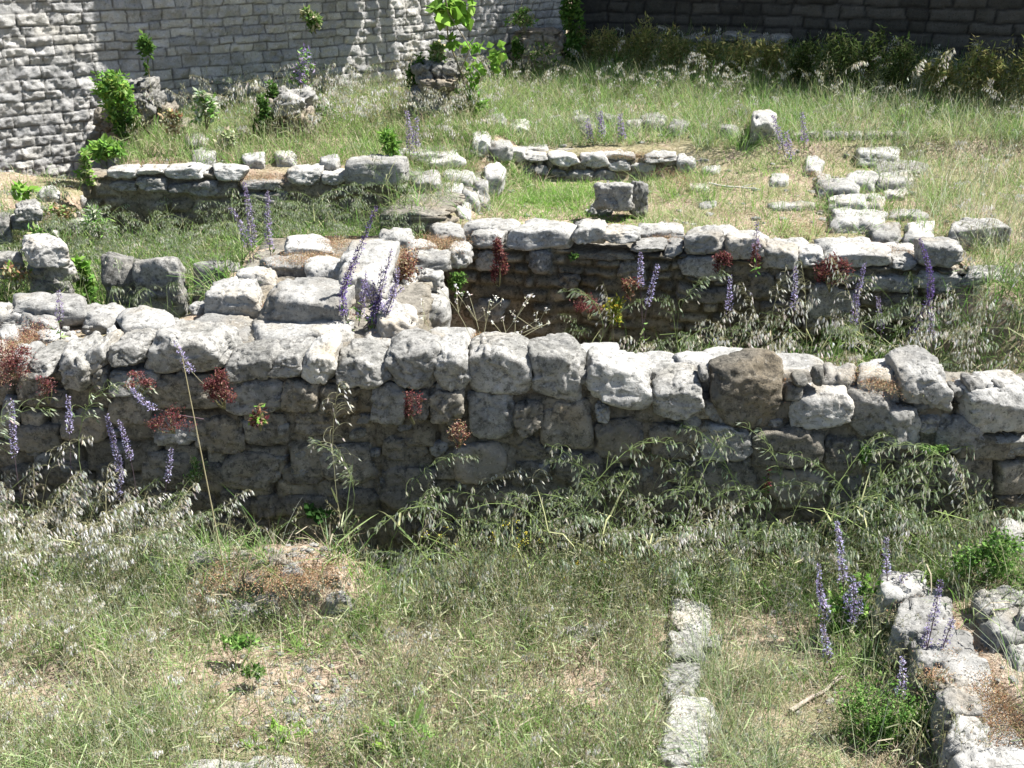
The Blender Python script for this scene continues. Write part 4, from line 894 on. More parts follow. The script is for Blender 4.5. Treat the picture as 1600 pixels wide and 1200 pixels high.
scatter(g, PR, pts_world(-4, 5, 7.3, 12, 400, 45), None, (.8, 2.6), 34)
o = link('pebbles', g.mesh('pebbles', True), M_stone); tag(o, 'small pale pebbles scattered over the bare ground', 'pebbles', None, 'stuff')
# ================================================================== SINGLE PLANTS
def gpt(px, py):
    """ground under a photo pixel"""
    p = ground_hit(px, py); p[2] = float(zf(p[0], p[1])); return p
def basept(b):
    if len(b) == 2: return gpt(*b)
    return on_z(b[0], b[1], b[2])
def flower_spike(b, tip, label, cols=PURPLE, frac=.55, stem=(.11, .08, .09), dens=1.0, fs=.0125, dy=0.0, leafy=10, side=0, bow=.05):
    s_ = sd(); r = np.random.default_rng(s_); B = basept(b); T = on_y(tip[0], tip[1], B[1] + dy); fk = min(max(B[1] / 4.6, 1), 2.2) ** .8
    t = thing('flower_spike', B, label, 'flower', 'purple flower spikes'); st = MB(); fl = MB(); lf = MB()
    def axis(p0, p1, f0, k):
        n = 16; u = np.linspace(0, 1, n)[:, None]; L = np.linalg.norm(p1 - p0)
        P = p0 + (p1 - p0) * u + np.array([r.normal(0, bow), r.normal(0, bow), 0]) * L * np.sin(u * math.pi) * 1.2
        addt(st, P, np.linspace(.0032, .0012, n), stem, 4); m = int(L * (1 - f0) * 95 * dens * k) + 4
        for i in range(m):
            v = f0 + (1 - f0) * (i + r.uniform(-.3, .3)) / m; v = min(max(v, 0), 1); q = v * (n - 1); j = min(int(q), n - 2); c = P[j] + (P[j + 1] - P[j]) * (q - j)
            kk = 7; a = r.uniform(0, 6.28, kk); rad = .0118 * fk * (1.25 - .8 * (v - f0) / (1 - f0)) * r.uniform(.7, 1.3)
            Q = c + np.stack([np.cos(a), np.sin(a), r.normal(0, .35, kk)], 1) * rad
            addl(fl, Q, fs * fk * (1.2 - .5 * v), cols, s_ * 31 + i, dirs=(Q - c) / rad * 1.2 + [0, 0, .5], asp=.6)
            if i % 2 == 0: addl(fl, np.tile(c, (4, 1)), fs * 1.1, [(.13, .10, .14), (.17, .14, .15), (.16, .17, .10)], s_ * 37 + i, asp=.4)
        return P
    P = axis(B, T, 1 - frac, 1)
    for k in range(side):
        i = r.integers(3, 8); p = P[i]; L = np.linalg.norm(T - B); a = r.uniform(0, 6.28)
        axis(p, p + np.array([math.cos(a) * .22, math.sin(a) * .15, r.uniform(.4, .6)]) * L * .6, .35, .8)
    if leafy:
        i = r.integers(0, 6, leafy); addl(lf, P[i] + r.normal(0, .008, (leafy, 3)), .045, GREEN + OLIVE, s_, asp=.35)
        part('leaves', lf, M_plant, t)
    part('stem', st, M_bark, t); part('flowers', fl, M_plant, t); return t
VIO = [(.13, .09, .26), (.18, .12, .32), (.09, .06, .15), (.24, .18, .42)]
LAV = [(.46, .42, .62), (.38, .34, .55), (.54, .51, .66), (.32, .28, .44)]
DUL = [(.30, .24, .40), (.38, .33, .47), (.22, .18, .30), (.42, .39, .46)]
FS = [
 ((517, 505, .93), (588, 322), 'tall dark violet spike leaning right across the bright block on the broad wall', VIO, .8, dict(dens=1.2, bow=.02)),
 ((575, 515, .92), (612, 388), 'bright violet spike rising beside the grey side of the tall bright block', PURPLE, .75, dict(side=1)),
 ((568, 512, .92), (630, 448), 'short violet spike leaning over the pale corner block by the deep pit', LAV, .8, dict(side=1)),
 ((560, 510, .92), (572, 425), 'bushy violet spike left of its taller neighbours on the broad wall', PURPLE, .8, dict(side=1)),
 ((585, 515, .92), (596, 415), 'upright lavender spike in the middle of the clump on the broad wall', PURPLE, .85, dict()),
 ((548, 512, .93), (556, 400), 'slender dark violet spike between the long leaning one and the clump', VIO, .8, dict(dens=1.3)),
 ((592, 515, .92), (622, 420), 'violet spike leaning right over the wall edge, behind the lavender one', PURPLE, .8, dict(dens=1.3, side=1)),
 ((580, 515, .92), (584, 440), 'short dense violet spike at the front of the clump on the broad wall', VIO, .85, dict(dens=1.4, side=2)),
 ((396, 412, .9), (381, 284), 'left one of two tall dull purple spikes above the left hollow', DUL, .75, dict(bow=.02, dens=1.3)),
 ((424, 405, .9), (419, 298), 'right one of two tall dull purple spikes above the left hollow', DUL, .8, dict(bow=.02, dens=1.3)),
 ((392, 412, .9), (358, 322), 'slanting dull purple spike left of the two tall ones above the hollow', DUL, .7, dict()),
 ((350, 625, .80), (272, 532), 'violet spike on a dry stem bowing left over the big coping stone', LAV, .45, dict(stem=(.4, .36, .25), leafy=0, dy=-.2)),
 ((62, 870), (18, 625), 'violet spike before the wall near the left edge, leftmost one', LAV, .3, dict(dens=1.6)),
 ((110, 870), (106, 618), 'pale thin violet spike before the dark wall at left, second from the left edge', LAV, .2, dict(dens=1.5)),
 ((182, 885), (166, 648), 'dense lavender spike before the dark wall face, third from the left edge', LAV, .36, dict(dens=1.7)),
 ((200, 885), (186, 655), 'slim lavender spike just right of the dense one before the wall', LAV, .25, dict(dens=1.3)),
 ((235, 890), (268, 700), 'faint drooping violet spike right of the lavender pair before the wall', LAV, .25, dict()),
 ((212, 895), (192, 735), 'low violet spike among the oats under the lavender pair', LAV, .25, dict()),
 ((95, 530, .88), (91, 452), 'small dusky purple spike standing on the left part of the wall top', DUL, .6, dict()),
 ((318, 655, .7), (205, 605), 'violet flower strand trailing sideways on the wall face by the red tufts', LAV, .5, dict(dy=-.35, leafy=0)),
 ((1395, 560, .35), (1437, 373), 'tallest dark violet spike before the wall behind the pit, near its right end', VIO, .62, dict(dens=1.5)),
 ((1345, 560, .35), (1352, 412), 'straight violet spike left of the tallest one before the pit wall', PURPLE, .6, dict(dens=1.3)),
 ((1400, 560, .35), (1452, 470), 'short violet spike leaning right below the tallest one', PURPLE, .6, dict(dens=1.3)),
 ((1375, 560, .35), (1372, 462), 'faint violet spike between oats below the tallest dark one', DUL, .5, dict()),
 ((1225, 560, .3), (1243, 415), 'violet spike among white oats before the middle of the pit wall', LAV, .4, dict()),
 ((1010, 560, .3), (1001, 393), 'small violet spike against the pit wall above the yellow-red leaves', LAV, .3, dict()),
 ((1000, 560, .3), (1029, 412), 'pale violet spike just right of the yellow-red leaves in the pit', LAV, .4, dict()),
 ((1150, 560, .3), (1141, 430), 'thin violet spike before the pit wall right of the drooping green oats', LAV, .4, dict()),
 ((1462, 600, .4), (1455, 488), 'lone small violet spike beside the pit wall end', DUL, .35, dict()),
 ((1312, 1000), (1307, 814), 'tall lavender spike in front of the wall foot at lower right', LAV, .5, dict(side=1, dens=1.3)),
 ((1300, 1010), (1280, 880), 'branched lavender spike left of the tall one at lower right', LAV, .7, dict(side=2)),
 ((1320, 1015), (1332, 900), 'leafy lavender spike right of the tall one at lower right', LAV, .6, dict(side=2, leafy=30)),
 ((1392, 960), (1384, 838), 'faint lavender spike before the pale tumbled stones, seen against white oats', LAV, .4, dict(side=1)),
 ((1432, 1065), (1470, 905), 'dark-stemmed violet spike leaning right over the pale tumbled stones', PURPLE, .35, dict(dens=1.3, side=1)),
 ((1455, 1070), (1490, 965), 'thin violet spike rightmost over the pale tumbled stones', PURPLE, .4, dict()),
 ((1395, 1130), (1410, 1025), 'lavender spike rising out of the green bush at lower right', LAV, .6, dict()),
 ((1300, 1060), (1285, 975), 'low lavender spike above the twig at lower right', LAV, .6, dict()),
 ((640, 250, 1.2), (635, 172), 'dull purple spike on the terrace between the two ruined stumps', DUL, .8, dict()),
 ((655, 252, 1.2), (652, 182), 'second dull purple spike on the terrace, beside the taller one', DUL, .7, dict()),
 ((940, 222, 1.15), (938, 172), 'pale purple spike before the collapsed wall stub in the meadow', DUL, .8, dict(side=1)),
 ((972, 222, 1.15), (969, 178), 'pale purple spike at the right end of the collapsed wall stub', DUL, .8, dict()),
 ((922, 222, 1.15), (916, 186), 'low purple spike at the left end of the collapsed wall stub', DUL, .8, dict()),
 ((1230, 260, 1.03), (1207, 180), 'pinkish purple spike below the lone grey block in the meadow', DUL, .7, dict()),
 ((1256, 240, 1.1), (1252, 174), 'upright purple spike right of the lone grey block in the meadow', DUL, .7, dict()),
 ((1238, 260, 1.03), (1228, 205), 'short purple spike between the two taller ones in the meadow', DUL, .7, dict()),
 ((1182, 430, .9), (1183, 345), 'faint lavender spike on top of the pit wall', DUL, .5, dict()),
]
for b, tip, lab, cols, fr, kw in FS: flower_spike(b, tip, lab, cols, fr, **kw)

def big_oat(b, tip, label, kind=0, bend=1.2, h=.6, dy=0.0, nsp=26, one=.7, spl=.030):
    s_ = sd(); r = np.random.default_rng(s_); B = basept(b); T = on_y(tip[0], tip[1], B[1] + dy)
    k0 = np.linalg.norm(T - B) / (h * .85)
    st, sp = oat(h, s_, PALE if kind == 0 else PGRN, (.38, .37, .22) if kind == 0 else (.24, .30, .13), bend, nsp + 8, min(spl, .026) / k0 * (1 + .10 * max(0, B[1] - 4)), .1, one=one, rs=.0014 / k0 * (1 + .12 * max(0, B[1] - 4)), nleaf=2)
    P = arc((0, 0, 0), 0, h, .1, bend, 12, 2.2); 
    e = st.V[0].reshape(12, 3, 3).mean(1)[-1]; t = T - B; k = np.linalg.norm(t) / np.linalg.norm(e)
    az = 0 if t[0] >= 0 else math.pi; az += r.normal(0, .25)
    R1 = np.array([[math.cos(az), -math.sin(az), 0], [math.sin(az), math.cos(az), 0], [0, 0, 1]]); e1 = R1 @ e
    a = e1 / np.linalg.norm(e1); c = t / np.linalg.norm(t); v = np.cross(a, c); cc = a @ c; vx = np.array([[0, -v[2], v[1]], [v[2], 0, -v[0]], [-v[1], v[0], 0]])
    R = (np.eye(3) + vx + vx @ vx / (1 + cc)) @ R1
    t_ = thing('wild_oat', B, label, 'grass stalk', 'single wild oat stalks'); 
    for nm, m in (('stem', st), ('spikelets', sp)):
        V, Q, T_, C = m.merged(); V = (V * k) @ R.T + B; part(nm, MB().add(V, Q, T_, C), M_plant, t_)
OATS = [
 ((548, 880), (530, 598), 'white oat standing upright left of centre, its head against the upper wall stones', 0, .35),
 ((505, 880), (487, 690), 'green oat nodding left of the upright white one before the mortared wall face', 1, 1.8),
 ((60, 880), (146, 682), 'white oat arching right before the dark wall at left', 0, 1.2),
 ((195, 890), (232, 620), 'drooping green oat hanging over the lavender spikes at left', 1, 2.3),
 ((75, 890), (88, 640), 'thin drooping green oat near the left edge before the dark wall', 1, 2.2),
 ((335, 880), (390, 765), 'white oat before the wall, just left of the dry grassy mound', 0, 1.0),
 ((252, 890), (262, 770), 'bent white oat with open spikelets left of the mound', 0, 1.4),
 ((705, 900), (817, 734), 'white oat arching right in front of the centre of the dark wall', 0, 1.3),
 ((800, 900), (880, 710), 'white oat bending right, highest in the centre of the wall foot', 0, 1.1),
 ((672, 900), (675, 742), 'small white upright oat head before the wall, left of the two arching ones', 0, .5),
 ((640, 905), (735, 715), 'green oat with nodding head behind the small white one', 1, 1.7),
 ((850, 905), (905, 765), 'green drooping oat under the highest white arching one', 1, 2.1),
 ((965, 870), (1012, 600), 'single thin green oat reaching up over the block joint at centre right', 1, 1.6),
 ((1010, 905), (1148, 672), 'large drooping green-white oat before the wall, right of centre', 0, 1.6),
 ((1120, 905), (1140, 660), 'second drooping oat close beside the large one right of centre', 1, 2.0),
 ((1190, 905), (1325, 756), 'big oat arching right over the lower wall face at right', 0, 1.6),
 ((1140, 905), (1195, 800), 'low white oat left of the big arching one', 0, 1.0),
 ((1530, 905), (1365, 710), 'long green oat arching left from the right side across the wall face', 1, 1.8),
 ((1505, 900), (1490, 712), 'white upright oat near the right edge before the wall', 0, .5),
 ((1570, 870), (1597, 715), 'white oat cut by the right edge of the photo', 0, .6),
 ((1405, 930), (1408, 800), 'white oat with wide open spikelets right of the lavender spike', 0, .8),
 ((1052, 950), (1098, 838), 'silvery oat leaning over the head of the white stone strip', 0, 1.0),
 ((1215, 600, .3), (1155, 440), 'tall white oat in the pit with an upright head, left of the violet spikes', 0, .3),
 ((1205, 600, .3), (1232, 415), 'tall white oat in the pit beside the upright one', 0, .5),
 ((1260, 600, .3), (1252, 408), 'white oat with the highest head among those in the pit', 0, .2),
 ((1370, 600, .35), (1297, 395), 'long yellowish oat stalk slanting left across the pit wall', 0, .2),
 ((1330, 600, .3), (1365, 425), 'white oat between violet spikes in the pit', 0, .6),
 ((960, 600, .25), (942, 440), 'white narrow oat at the left edge of the pit grass', 0, .3),
 ((1075, 600, .3), (1142, 430), 'green nodding oat arching right before the pit wall', 1, 1.9),
 ((900, 600, .2), (880, 455), 'green nodding oat over the bare part of the pit', 1, 2.2),
 ((1490, 600, .4), (1485, 440), 'rusty-stemmed oat beside the right end of the pit wall', 0, .4),
 ((1525, 620, .5), (1535, 425), 'tall thin straight oat at the right end of the pit', 1, .3),
 ((1445, 172, 1.4), (1490, 75), 'silvery oat head lit against the shaded wall at far right', 0, 1.0),
 ((1430, 172, 1.4), (1445, 92), 'silvery oat bending right before the dark shade, left of its lit neighbour', 0, 1.3),
 ((1300, 160, 1.4), (1352, 97), 'pale nodding oat before the shaded wall, middle of the far meadow', 0, 1.6),
 ((310, 240, 1.2), (408, 124), 'long white oat arching right before the shaded part of the high pale wall', 0, 1.2),
]
for b, tip, lab, k, bd in OATS: big_oat(b, tip, lab, k, bd)

def bush(c, rad, n, leaf, cols, label, name='bush', cat='bush', nst=6, clumps=9, base=None, group=None, seedy=None, spread=1.0, asp=.5, squash=1.0):
    """leafy plant: small clumps of leaves through an uneven volume, on thin stems from its foot"""
    s_ = sd(); r = np.random.default_rng(s_); c = np.array(c, float); rad = np.array(rad, float)
    base = c - [0, 0, rad[2]] if base is None else np.array(base, float)
    t = thing(name, base, label, cat, group); st = MB(); lf = MB()
    for k in range(clumps):
        u = r.normal(0, 1, 3); u /= np.linalg.norm(u); cc = c + u * rad * r.uniform(.25, .85)
        m = int(n / clumps * r.uniform(.5, 1.5)); v = r.normal(0, 1, (m, 3)); v /= np.linalg.norm(v, axis=1, keepdims=True)
        q = cc + v * rad * r.uniform(.25, .55) * r.uniform(.3, 1, (m, 1)); addl(lf, q, leaf, cols, s_ * 41 + k, asp=asp, spread=spread)
        if k < nst:
            w = np.linspace(0, 1, 7)[:, None]; P = base + (cc - base) * w + np.sin(w * math.pi) * r.normal(0, .12, 3) * rad
            addt(st, P, np.linspace(.004, .0015, 7), (.16, .15, .08), 4)
    part('stem', st, M_bark, t); part('foliage', lf, M_plant, t); return t
def hb(px, py, y, rpx, rpy, n, leaf, cols, label, **k):
    """centre at photo pixel on depth y, radii given in pixels there"""
    c = on_y(px, py, y); q = np.linalg.norm(c - O) / FPX
    return bush(c, (rpx * q, max(rpx * q * .6, .03), rpy * q), n, leaf, cols, label, **k)
def yg(px, py): return float(ground_hit(px, py)[1])
hb(1390, 1120, 3.05, 85, 70, 5200, .016, LEAF + GREEN, 'dense small-leaved green bush at the lower right beside tumbled stones', clumps=26)
hb(1340, 960, 3.7, 55, 65, 900, .035, LEAF + GREEN + LIME, 'leafy green plant under the lavender spikes at lower right', clumps=14)
hb(1540, 880, 3.75, 60, 55, 1800, .022, LEAF + GREEN, 'green weedy bush between pale boulders near the right edge', clumps=16)
hb(1440, 860, 4.2, 40, 30, 500, .03, LEAF, 'dark green weeds at the wall foot near the right boulder', clumps=10)
hb(183, 150, 8.9, 36, 40, 2000, .05, LIME + GREEN + [(.30, .36, .08)], 'yellow-green shrub growing over the left stump on the high wall', name='shrub', cat='shrub', clumps=16)
hb(195, 190, 8.9, 25, 24, 600, .05, LEAF, 'dark lower part plant hanging beside the left stump', name='shrub', cat='shrub', clumps=8)
hb(228, 80, 9.6, 12, 35, 260, .06, LEAF, 'thin dark plant climbing the shaded wall above the left stump', name='climbing_plant', cat='plant', clumps=8)
hb(97, 22, yg(97, 268) + .15, 10, 14, 160, .05, GREEN, 'small tuft growing high on the sunlit left wall', name='wall_plant', cat='plant', clumps=5)
hb(492, 28, 10.4, 18, 22, 420, .06, LEAF + OLIVE, 'dark tuft hanging on the high wall just above its shaded middle', name='wall_plant', cat='plant', clumps=6)
hb(165, 232, 8.45, 28, 14, 500, .07, LIME + GREEN, 'bright green broad-leaved plants below the left stump', name='weed', cat='plant', clumps=8)
hb(133, 265, 8.0, 12, 30, 400, .05, LIME + OLIVE, 'yellow-green weed at the left end of the terrace wall', name='weed', cat='plant', clumps=8)
hb(318, 165, 8.8, 20, 34, 500, .05, GREEN + PGRN, 'feathery pale green plant before the shaded part of the high wall', name='weed', cat='plant', clumps=9)
hb(425, 150, 9.5, 14, 26, 300, .05, LEAF, 'dark green plant left of the low pale block by the shaded wall', name='weed', cat='plant', clumps=7)
hb(470, 110, 9.9, 22, 35, 300, .05, GREEN + DUL, 'airy plant with white flower heads before the shaded wall', name='weed', cat='plant', clumps=12)
hb(608, 225, 8.4, 14, 22, 400, .08, LIME + GREEN, 'bright green strap-leaved clump on the terrace', name='weed', cat='plant', clumps=6, asp=.2)
hb(650, 120, 10.2, 14, 30, 600, .05, LEAF, 'dark ivy on the left side of the stump right of the wall shadow', name='ivy', cat='ivy', clumps=9)
hb(685, 85, 10.3, 24, 18, 350, .06, GREEN + OLIVE, 'green tuft growing on top of the dark ivy-sided stump', name='weed', cat='plant', clumps=7)
hb(740, 160, 10.2, 34, 24, 550, .06, LIME + GREEN, 'bright green weeds between the two ruined stumps at centre', name='weed', cat='plant', clumps=10)
hb(820, 32, yg(835, 118) + .1, 26, 18, 500, .06, GREEN + OLIVE, 'green plant growing on top of the tall brown stump', name='weed', cat='plant', clumps=7)
hb(808, 80, yg(835, 118) - .1, 10, 30, 400, .05, LEAF, 'dark ivy down the left edge of the tall brown stump', name='ivy', cat='ivy', clumps=8)
hb(850, 85, yg(835, 118) - .25, 26, 22, 300, .05, LEAF + OLIVE, 'thin climbing plant over the face of the tall brown stump', name='ivy', cat='ivy', clumps=10)
hb(128, 420, 6.6, 12, 45, 240, .06, LIME + GREEN, 'tall mallow with pale round leaves left of the hollow boulders', name='mallow', cat='plant', clumps=12, asp=.8)
hb(35, 297, 7.9, 14, 5, 60, .09, LIME, 'broad green leaves on the slope at the left edge', name='weed', cat='plant', clumps=4, asp=.8)
hb(620, 1150, 3.02, 46, 34, 110, .085, LIME + GREEN, 'broad-leaved green weed at the bottom, left of centre', name='broadleaf_weed', cat='plant', clumps=5, asp=.45, squash=.5)
hb(425, 1158, 3.05, 40, 16, 80, .08, LIME, 'pale broad-leaved weed beside the flat slab at the bottom', name='broadleaf_weed', cat='plant', clumps=4, asp=.5)
hb(375, 1002, 3.5, 26, 14, 260, .03, GREEN + LEAF, 'low green herb patch in the dry ground at left centre', name='weed', cat='plant', clumps=7)
hb(400, 1050, 3.35, 22, 10, 220, .025, LEAF, 'small dark green herb in the dry ground below the other', name='weed', cat='plant', clumps=6)
hb(493, 800, 4.5, 18, 12, 40, .05, [(.04, .09, .025), (.05, .11, .03)], 'dark green broad leaves in the shade at the wall foot above the mound', name='weed', cat='plant', clumps=4, asp=.8)  # leaf greens darkened to stand in for the shade at the foot
hb(1352, 718, 4.40, 12, 22, 420, .016, LEAF + GREEN, 'green fern-like tuft in the wall face, left one of two at right', name='wall_plant', cat='plant', clumps=7)
hb(1460, 705, 4.36, 24, 14, 420, .016, GREEN + LEAF, 'green tuft under the stones of the wall face near the right end', name='wall_plant', cat='plant', clumps=7)
hb(1198, 760, 4.42, 8, 26, 120, .018, GREEN + RED, 'thin plant with reddish leaves in the joint of the lower right wall', name='wall_plant', cat='plant', clumps=6)
hb(303, 735, 4.58, 20, 26, 520, .016, OLIVE + GREEN, 'yellow-green moss-like tuft low on the dark wall face at left', name='wall_plant', cat='plant', clumps=9)
hb(715, 440, 6.7, 16, 24, 420, .03, LEAF + GREEN, 'dark green plant in the left corner of the deep pit', name='wall_plant', cat='plant', clumps=8)
hb(955, 480, 6.5, 26, 26, 420, .03, [(.42, .36, .05), (.28, .34, .06), (.16, .22, .05)], 'yellow and green leafy plant before the pit wall', name='wall_plant', cat='plant', clumps=8)
hb(985, 445, 6.5, 18, 20, 300, .025, RED + ORANGE, 'rusty red leaves above the yellow leafy plant in the pit', name='wall_plant', cat='plant', clumps=7)
hb(405, 655, 4.45, 18, 20, 130, .03, LIME + RED + ORANGE, 'pointed red and yellow-green leaves on the wall face right of the red tuft', name='wall_plant', cat='plant', clumps=6)
hb(893, 40, 12.6, 16, 60, 900, .08, LEAF, 'dark ivy hanging down the corner where the two high walls meet', name='ivy', cat='ivy', clumps=14)
hb(268, 190, 8.8, 16, 26, 350, .05, OLIVE + ORANGE, 'dry reddish weed on the rubble right of the left stump', name='weed', cat='plant', clumps=8)
hb(350, 215, 8.7, 22, 22, 380, .05, OLIVE + PGRN, 'low pale weed before the wall, right of the feathery plant', name='weed', cat='plant', clumps=8)
hb(412, 185, 9.2, 18, 34, 700, .05, LEAF, 'dark weedy mass down the left side of the low pale-topped stump', name='weed', cat='plant', clumps=9)
hb(505, 175, 9.6, 26, 30, 500, .05, GREEN + PGRN, 'grassy green weed right of the low pale-topped stump', name='weed', cat='plant', clumps=10, asp=.2)
hb(575, 190, 9.8, 30, 34, 600, .045, PGRN + OLIVE + [(.5, .46, .12)], 'pale yellowish weeds at the edge of the wall shadow', name='weed', cat='plant', clumps=12, asp=.3)
hb(690, 200, 9.9, 34, 22, 500, .05, LEAF + OLIVE, 'dark weeds at the foot of the ivy-sided stump', name='weed', cat='plant', clumps=10, asp=.3)
hb(60, 380, 6.8, 18, 22, 300, .04, OLIVE + GREEN, 'scrubby weed behind the tilted angular stone at the left', name='weed', cat='plant', clumps=7)
hb(90, 330, 7.8, 26, 20, 420, .04, GREEN + OLIVE + ORANGE, 'orange-green weeds on the left slope', name='weed', cat='plant', clumps=9)
hb(20, 430, 6.3, 26, 22, 420, .035, OLIVE + LIME[:1] + ORANGE, 'yellowish plant at the left frame edge under the little stack', name='weed', cat='plant', clumps=9)
hb(150, 350, 7.3, 22, 26, 400, .05, GREEN + PGRN, 'pale green weeds at the left end of the hollow', name='weed', cat='plant', clumps=9, asp=.3)
hb(895, 400, 6.9, 10, 8, 60, .03, LEAF, 'tiny green sprig under the first coping stones of the pit wall', name='wall_plant', cat='plant', clumps=3)
# red herbs
RG = 'red herbs on the walls'
for px, py, y, rx, ry, n, lab in [(348, 607, 4.43, 24, 26, 1100, 'round tuft of dark red herb hanging under the coping stones at left'), (218, 597, 4.48, 20, 14, 420, 'pinkish red herb tuft left of the round dark red one'),
        (270, 655, 4.46, 34, 18, 500, 'shadowed red herb below the trailing violet flowers'), (645, 632, 4.40, 12, 26, 380, 'dull purple-red strands hanging in a hole of the wall at centre left'),
        (715, 672, 4.38, 15, 24, 380, 'rusty and yellow dry herb hanging low on the wall face at centre'), (70, 605, 4.6, 14, 20, 250, 'pink-red sprig between the coping stones near the left edge'),
        (20, 560, 4.75, 34, 22, 1100, 'reddish thicket on the wall top at the left edge'), (780, 405, 6.85, 14, 34, 900, 'crimson herb hanging down the pit wall at its left end'), (1130, 408, 6.7, 12, 18, 420, 'red herb hanging between coping stones in the middle of the pit wall'),
        (1180, 400, 6.6, 6, 20, 200, 'small red herb strip right of the middle one on the pit wall'), (1300, 425, 6.55, 22, 24, 800, 'spreading red herb on the pit wall near its right end'), (640, 415, 6.2, 20, 30, 700, 'red and orange herbs on the rubble side of the broad wall'),
        (530, 495, 5.6, 26, 24, 700, 'deep red herb at the foot of the violet spikes'), (1290, 265, 9.4, 14, 14, 300, 'orange-red herbs at the far end of the footing stones'), (920, 480, 6.7, 30, 16, 400, 'shadowed dark red herb low on the pit wall')]:
    col = RED if 'rusty' not in lab and 'orange' not in lab else ORANGE + RED
    hb(px, py, y - .06, rx * 1.3, ry * 1.3, int(n * 1.5), .012 if y < 5 else .02, col + ([(.42, .2, .2)] if 'pink' in lab else []), lab, name='red_herb', cat='herb', clumps=12, group=RG, asp=.5)
# yellow flowered weeds before the wall
for px, py in [(690, 835), (785, 815), (650, 905), (745, 905), (815, 850), (890, 880), (960, 890)]:
    B = gpt(px, 925); t = thing('yellow_flower', B, {690: 'yellow-flowered weed before the wall, left one', 785: 'tallest yellow-flowered weed before the wall at centre', 650: 'low yellow-flowered weed beside the dark hole', 745: 'low yellow-flowered weed between the taller ones', 815: 'yellow-flowered weed right of the tallest one', 890: 'sparse yellow-flowered weed among green oats', 960: 'rightmost sparse yellow-flowered weed in the oats'}[px], 'flower', 'yellow-flowered weeds before the wall')
    T = on_y(px, py, B[1]); st = MB(); fl = MB(); r = np.random.default_rng(px)
    addt(st, np.linspace(B, T, 6), .0015, (.2, .26, .1))
    for k in range(7):
        p = B + (T - B) * r.uniform(.5, .95); e = p + np.array([r.normal(0, .05), r.normal(0, .04), r.uniform(.03, .09)]); addt(st, np.linspace(p, e, 3), .001, (.2, .26, .1)); addl(fl, e + r.normal(0, .008, (7, 3)), .010, [(.55, .45, .06), (.45, .42, .10)], px + k, asp=.8)
    part('stem', st, M_plant, t); part('flowers', fl, M_plant, t)
# dry umbels over the pit
for i, (b, tp) in enumerate([((770, 545), (830, 462)), ((745, 550), (688, 452)), ((755, 550), (733, 460)), ((730, 555), (805, 500)), ((740, 560), (845, 508)), ((700, 545), (660, 470)), ((780, 550), (858, 505)), ((752, 552), (765, 470))]):
    B = on_z(b[0], b[1], .93); T = on_y(tp[0], tp[1], B[1] + .1); r = np.random.default_rng(i); st = MB(); fl = MB()
    t = thing('dry_umbel', B, ('tallest', 'leftward-leaning', 'upright', 'right-leaning', 'rightmost', 'leftmost', 'far-reaching right', 'middle')[i] + ' thin dry branching stem with tiny pale heads over the deep pit', 'dry stalk', 'dry umbel stems over the pit')
    w = np.linspace(0, 1, 8)[:, None]; P = B + (T - B) * w + np.sin(w * math.pi) * np.array([r.normal(0, .04), 0, r.normal(0, .02)]); addt(st, P, .0016, (.42, .40, .26), 4)
    for k in range(3):
        e = P[5] + np.array([r.normal(0, .06), r.normal(0, .05), r.uniform(.03, .10)]); addt(st, np.linspace(P[4], e, 4), .0012, (.42, .40, .26)); addl(fl, e + r.normal(0, .006, (8, 3)), .013, PALE, i * 9 + k, asp=.6)
    addl(fl, P[-1] + r.normal(0, .006, (10, 3)), .014, PALE, i + 50, asp=.6); part('stem', st, M_plant, t); part('heads', fl, M_plant, t)
# tall dry stalk crossing the left wall
B = gpt(352, 900); T = on_y(285, 560, B[1] + .05); st = MB(); t = thing('dry_stalk', B, 'long straight straw-coloured stalk leaning left across the dark wall face', 'dry stalk')
addt(st, B + (T - B) * np.linspace(0, 1, 8)[:, None], np.linspace(.0035, .002, 8), (.48, .43, .27), 5); part('stem', st, M_plant, t)
V, Q, T_, C = blades(np.array([B + (T - B) * .62]), .10, .006, 1.3, .2, STRAW, 3); part('leaf', MB().add(V, Q, T_, C), M_plant, t)
# sticks
def stick(a, b, rad, label, col, z='0.03'):
    A = gpt(*a) + [0, 0, .03]; B = gpt(*b) + [0, 0, .04]; r = np.random.default_rng(int(a[0])); w = np.linspace(0, 1, 12)[:, None]
    P = A + (B - A) * w + np.cumsum(r.normal(0, .004, (12, 3)), 0); mb = MB(); V, Q = tube(P - A, np.linspace(rad, rad * .5, 12), 7); mb.add(V, Q, C=col)
    p = P[7] - A; e = p + (B - A) * .25 + np.array([.02, .03, .04]); V, Q = tube(np.linspace(p, e, 5), np.linspace(rad * .5, rad * .2, 5), 5); mb.add(V, Q, C=col)
    tag(link('dead_branch', mb.mesh('dead_branch', True), M_bark, None, A), label, 'branch')
stick((1235, 1122), (1322, 1072), .010, 'dead grey branch lying in the grass left of the green bush', (.34, .29, .24))
stick((1107, 291), (1188, 302), .012, 'pale straight stick lying on the grass left of the footing stones', (.55, .53, .50))
stick((665, 1090), (770, 1030), .005, 'thin straw-coloured twig on the ground below centre', (.42, .36, .24))
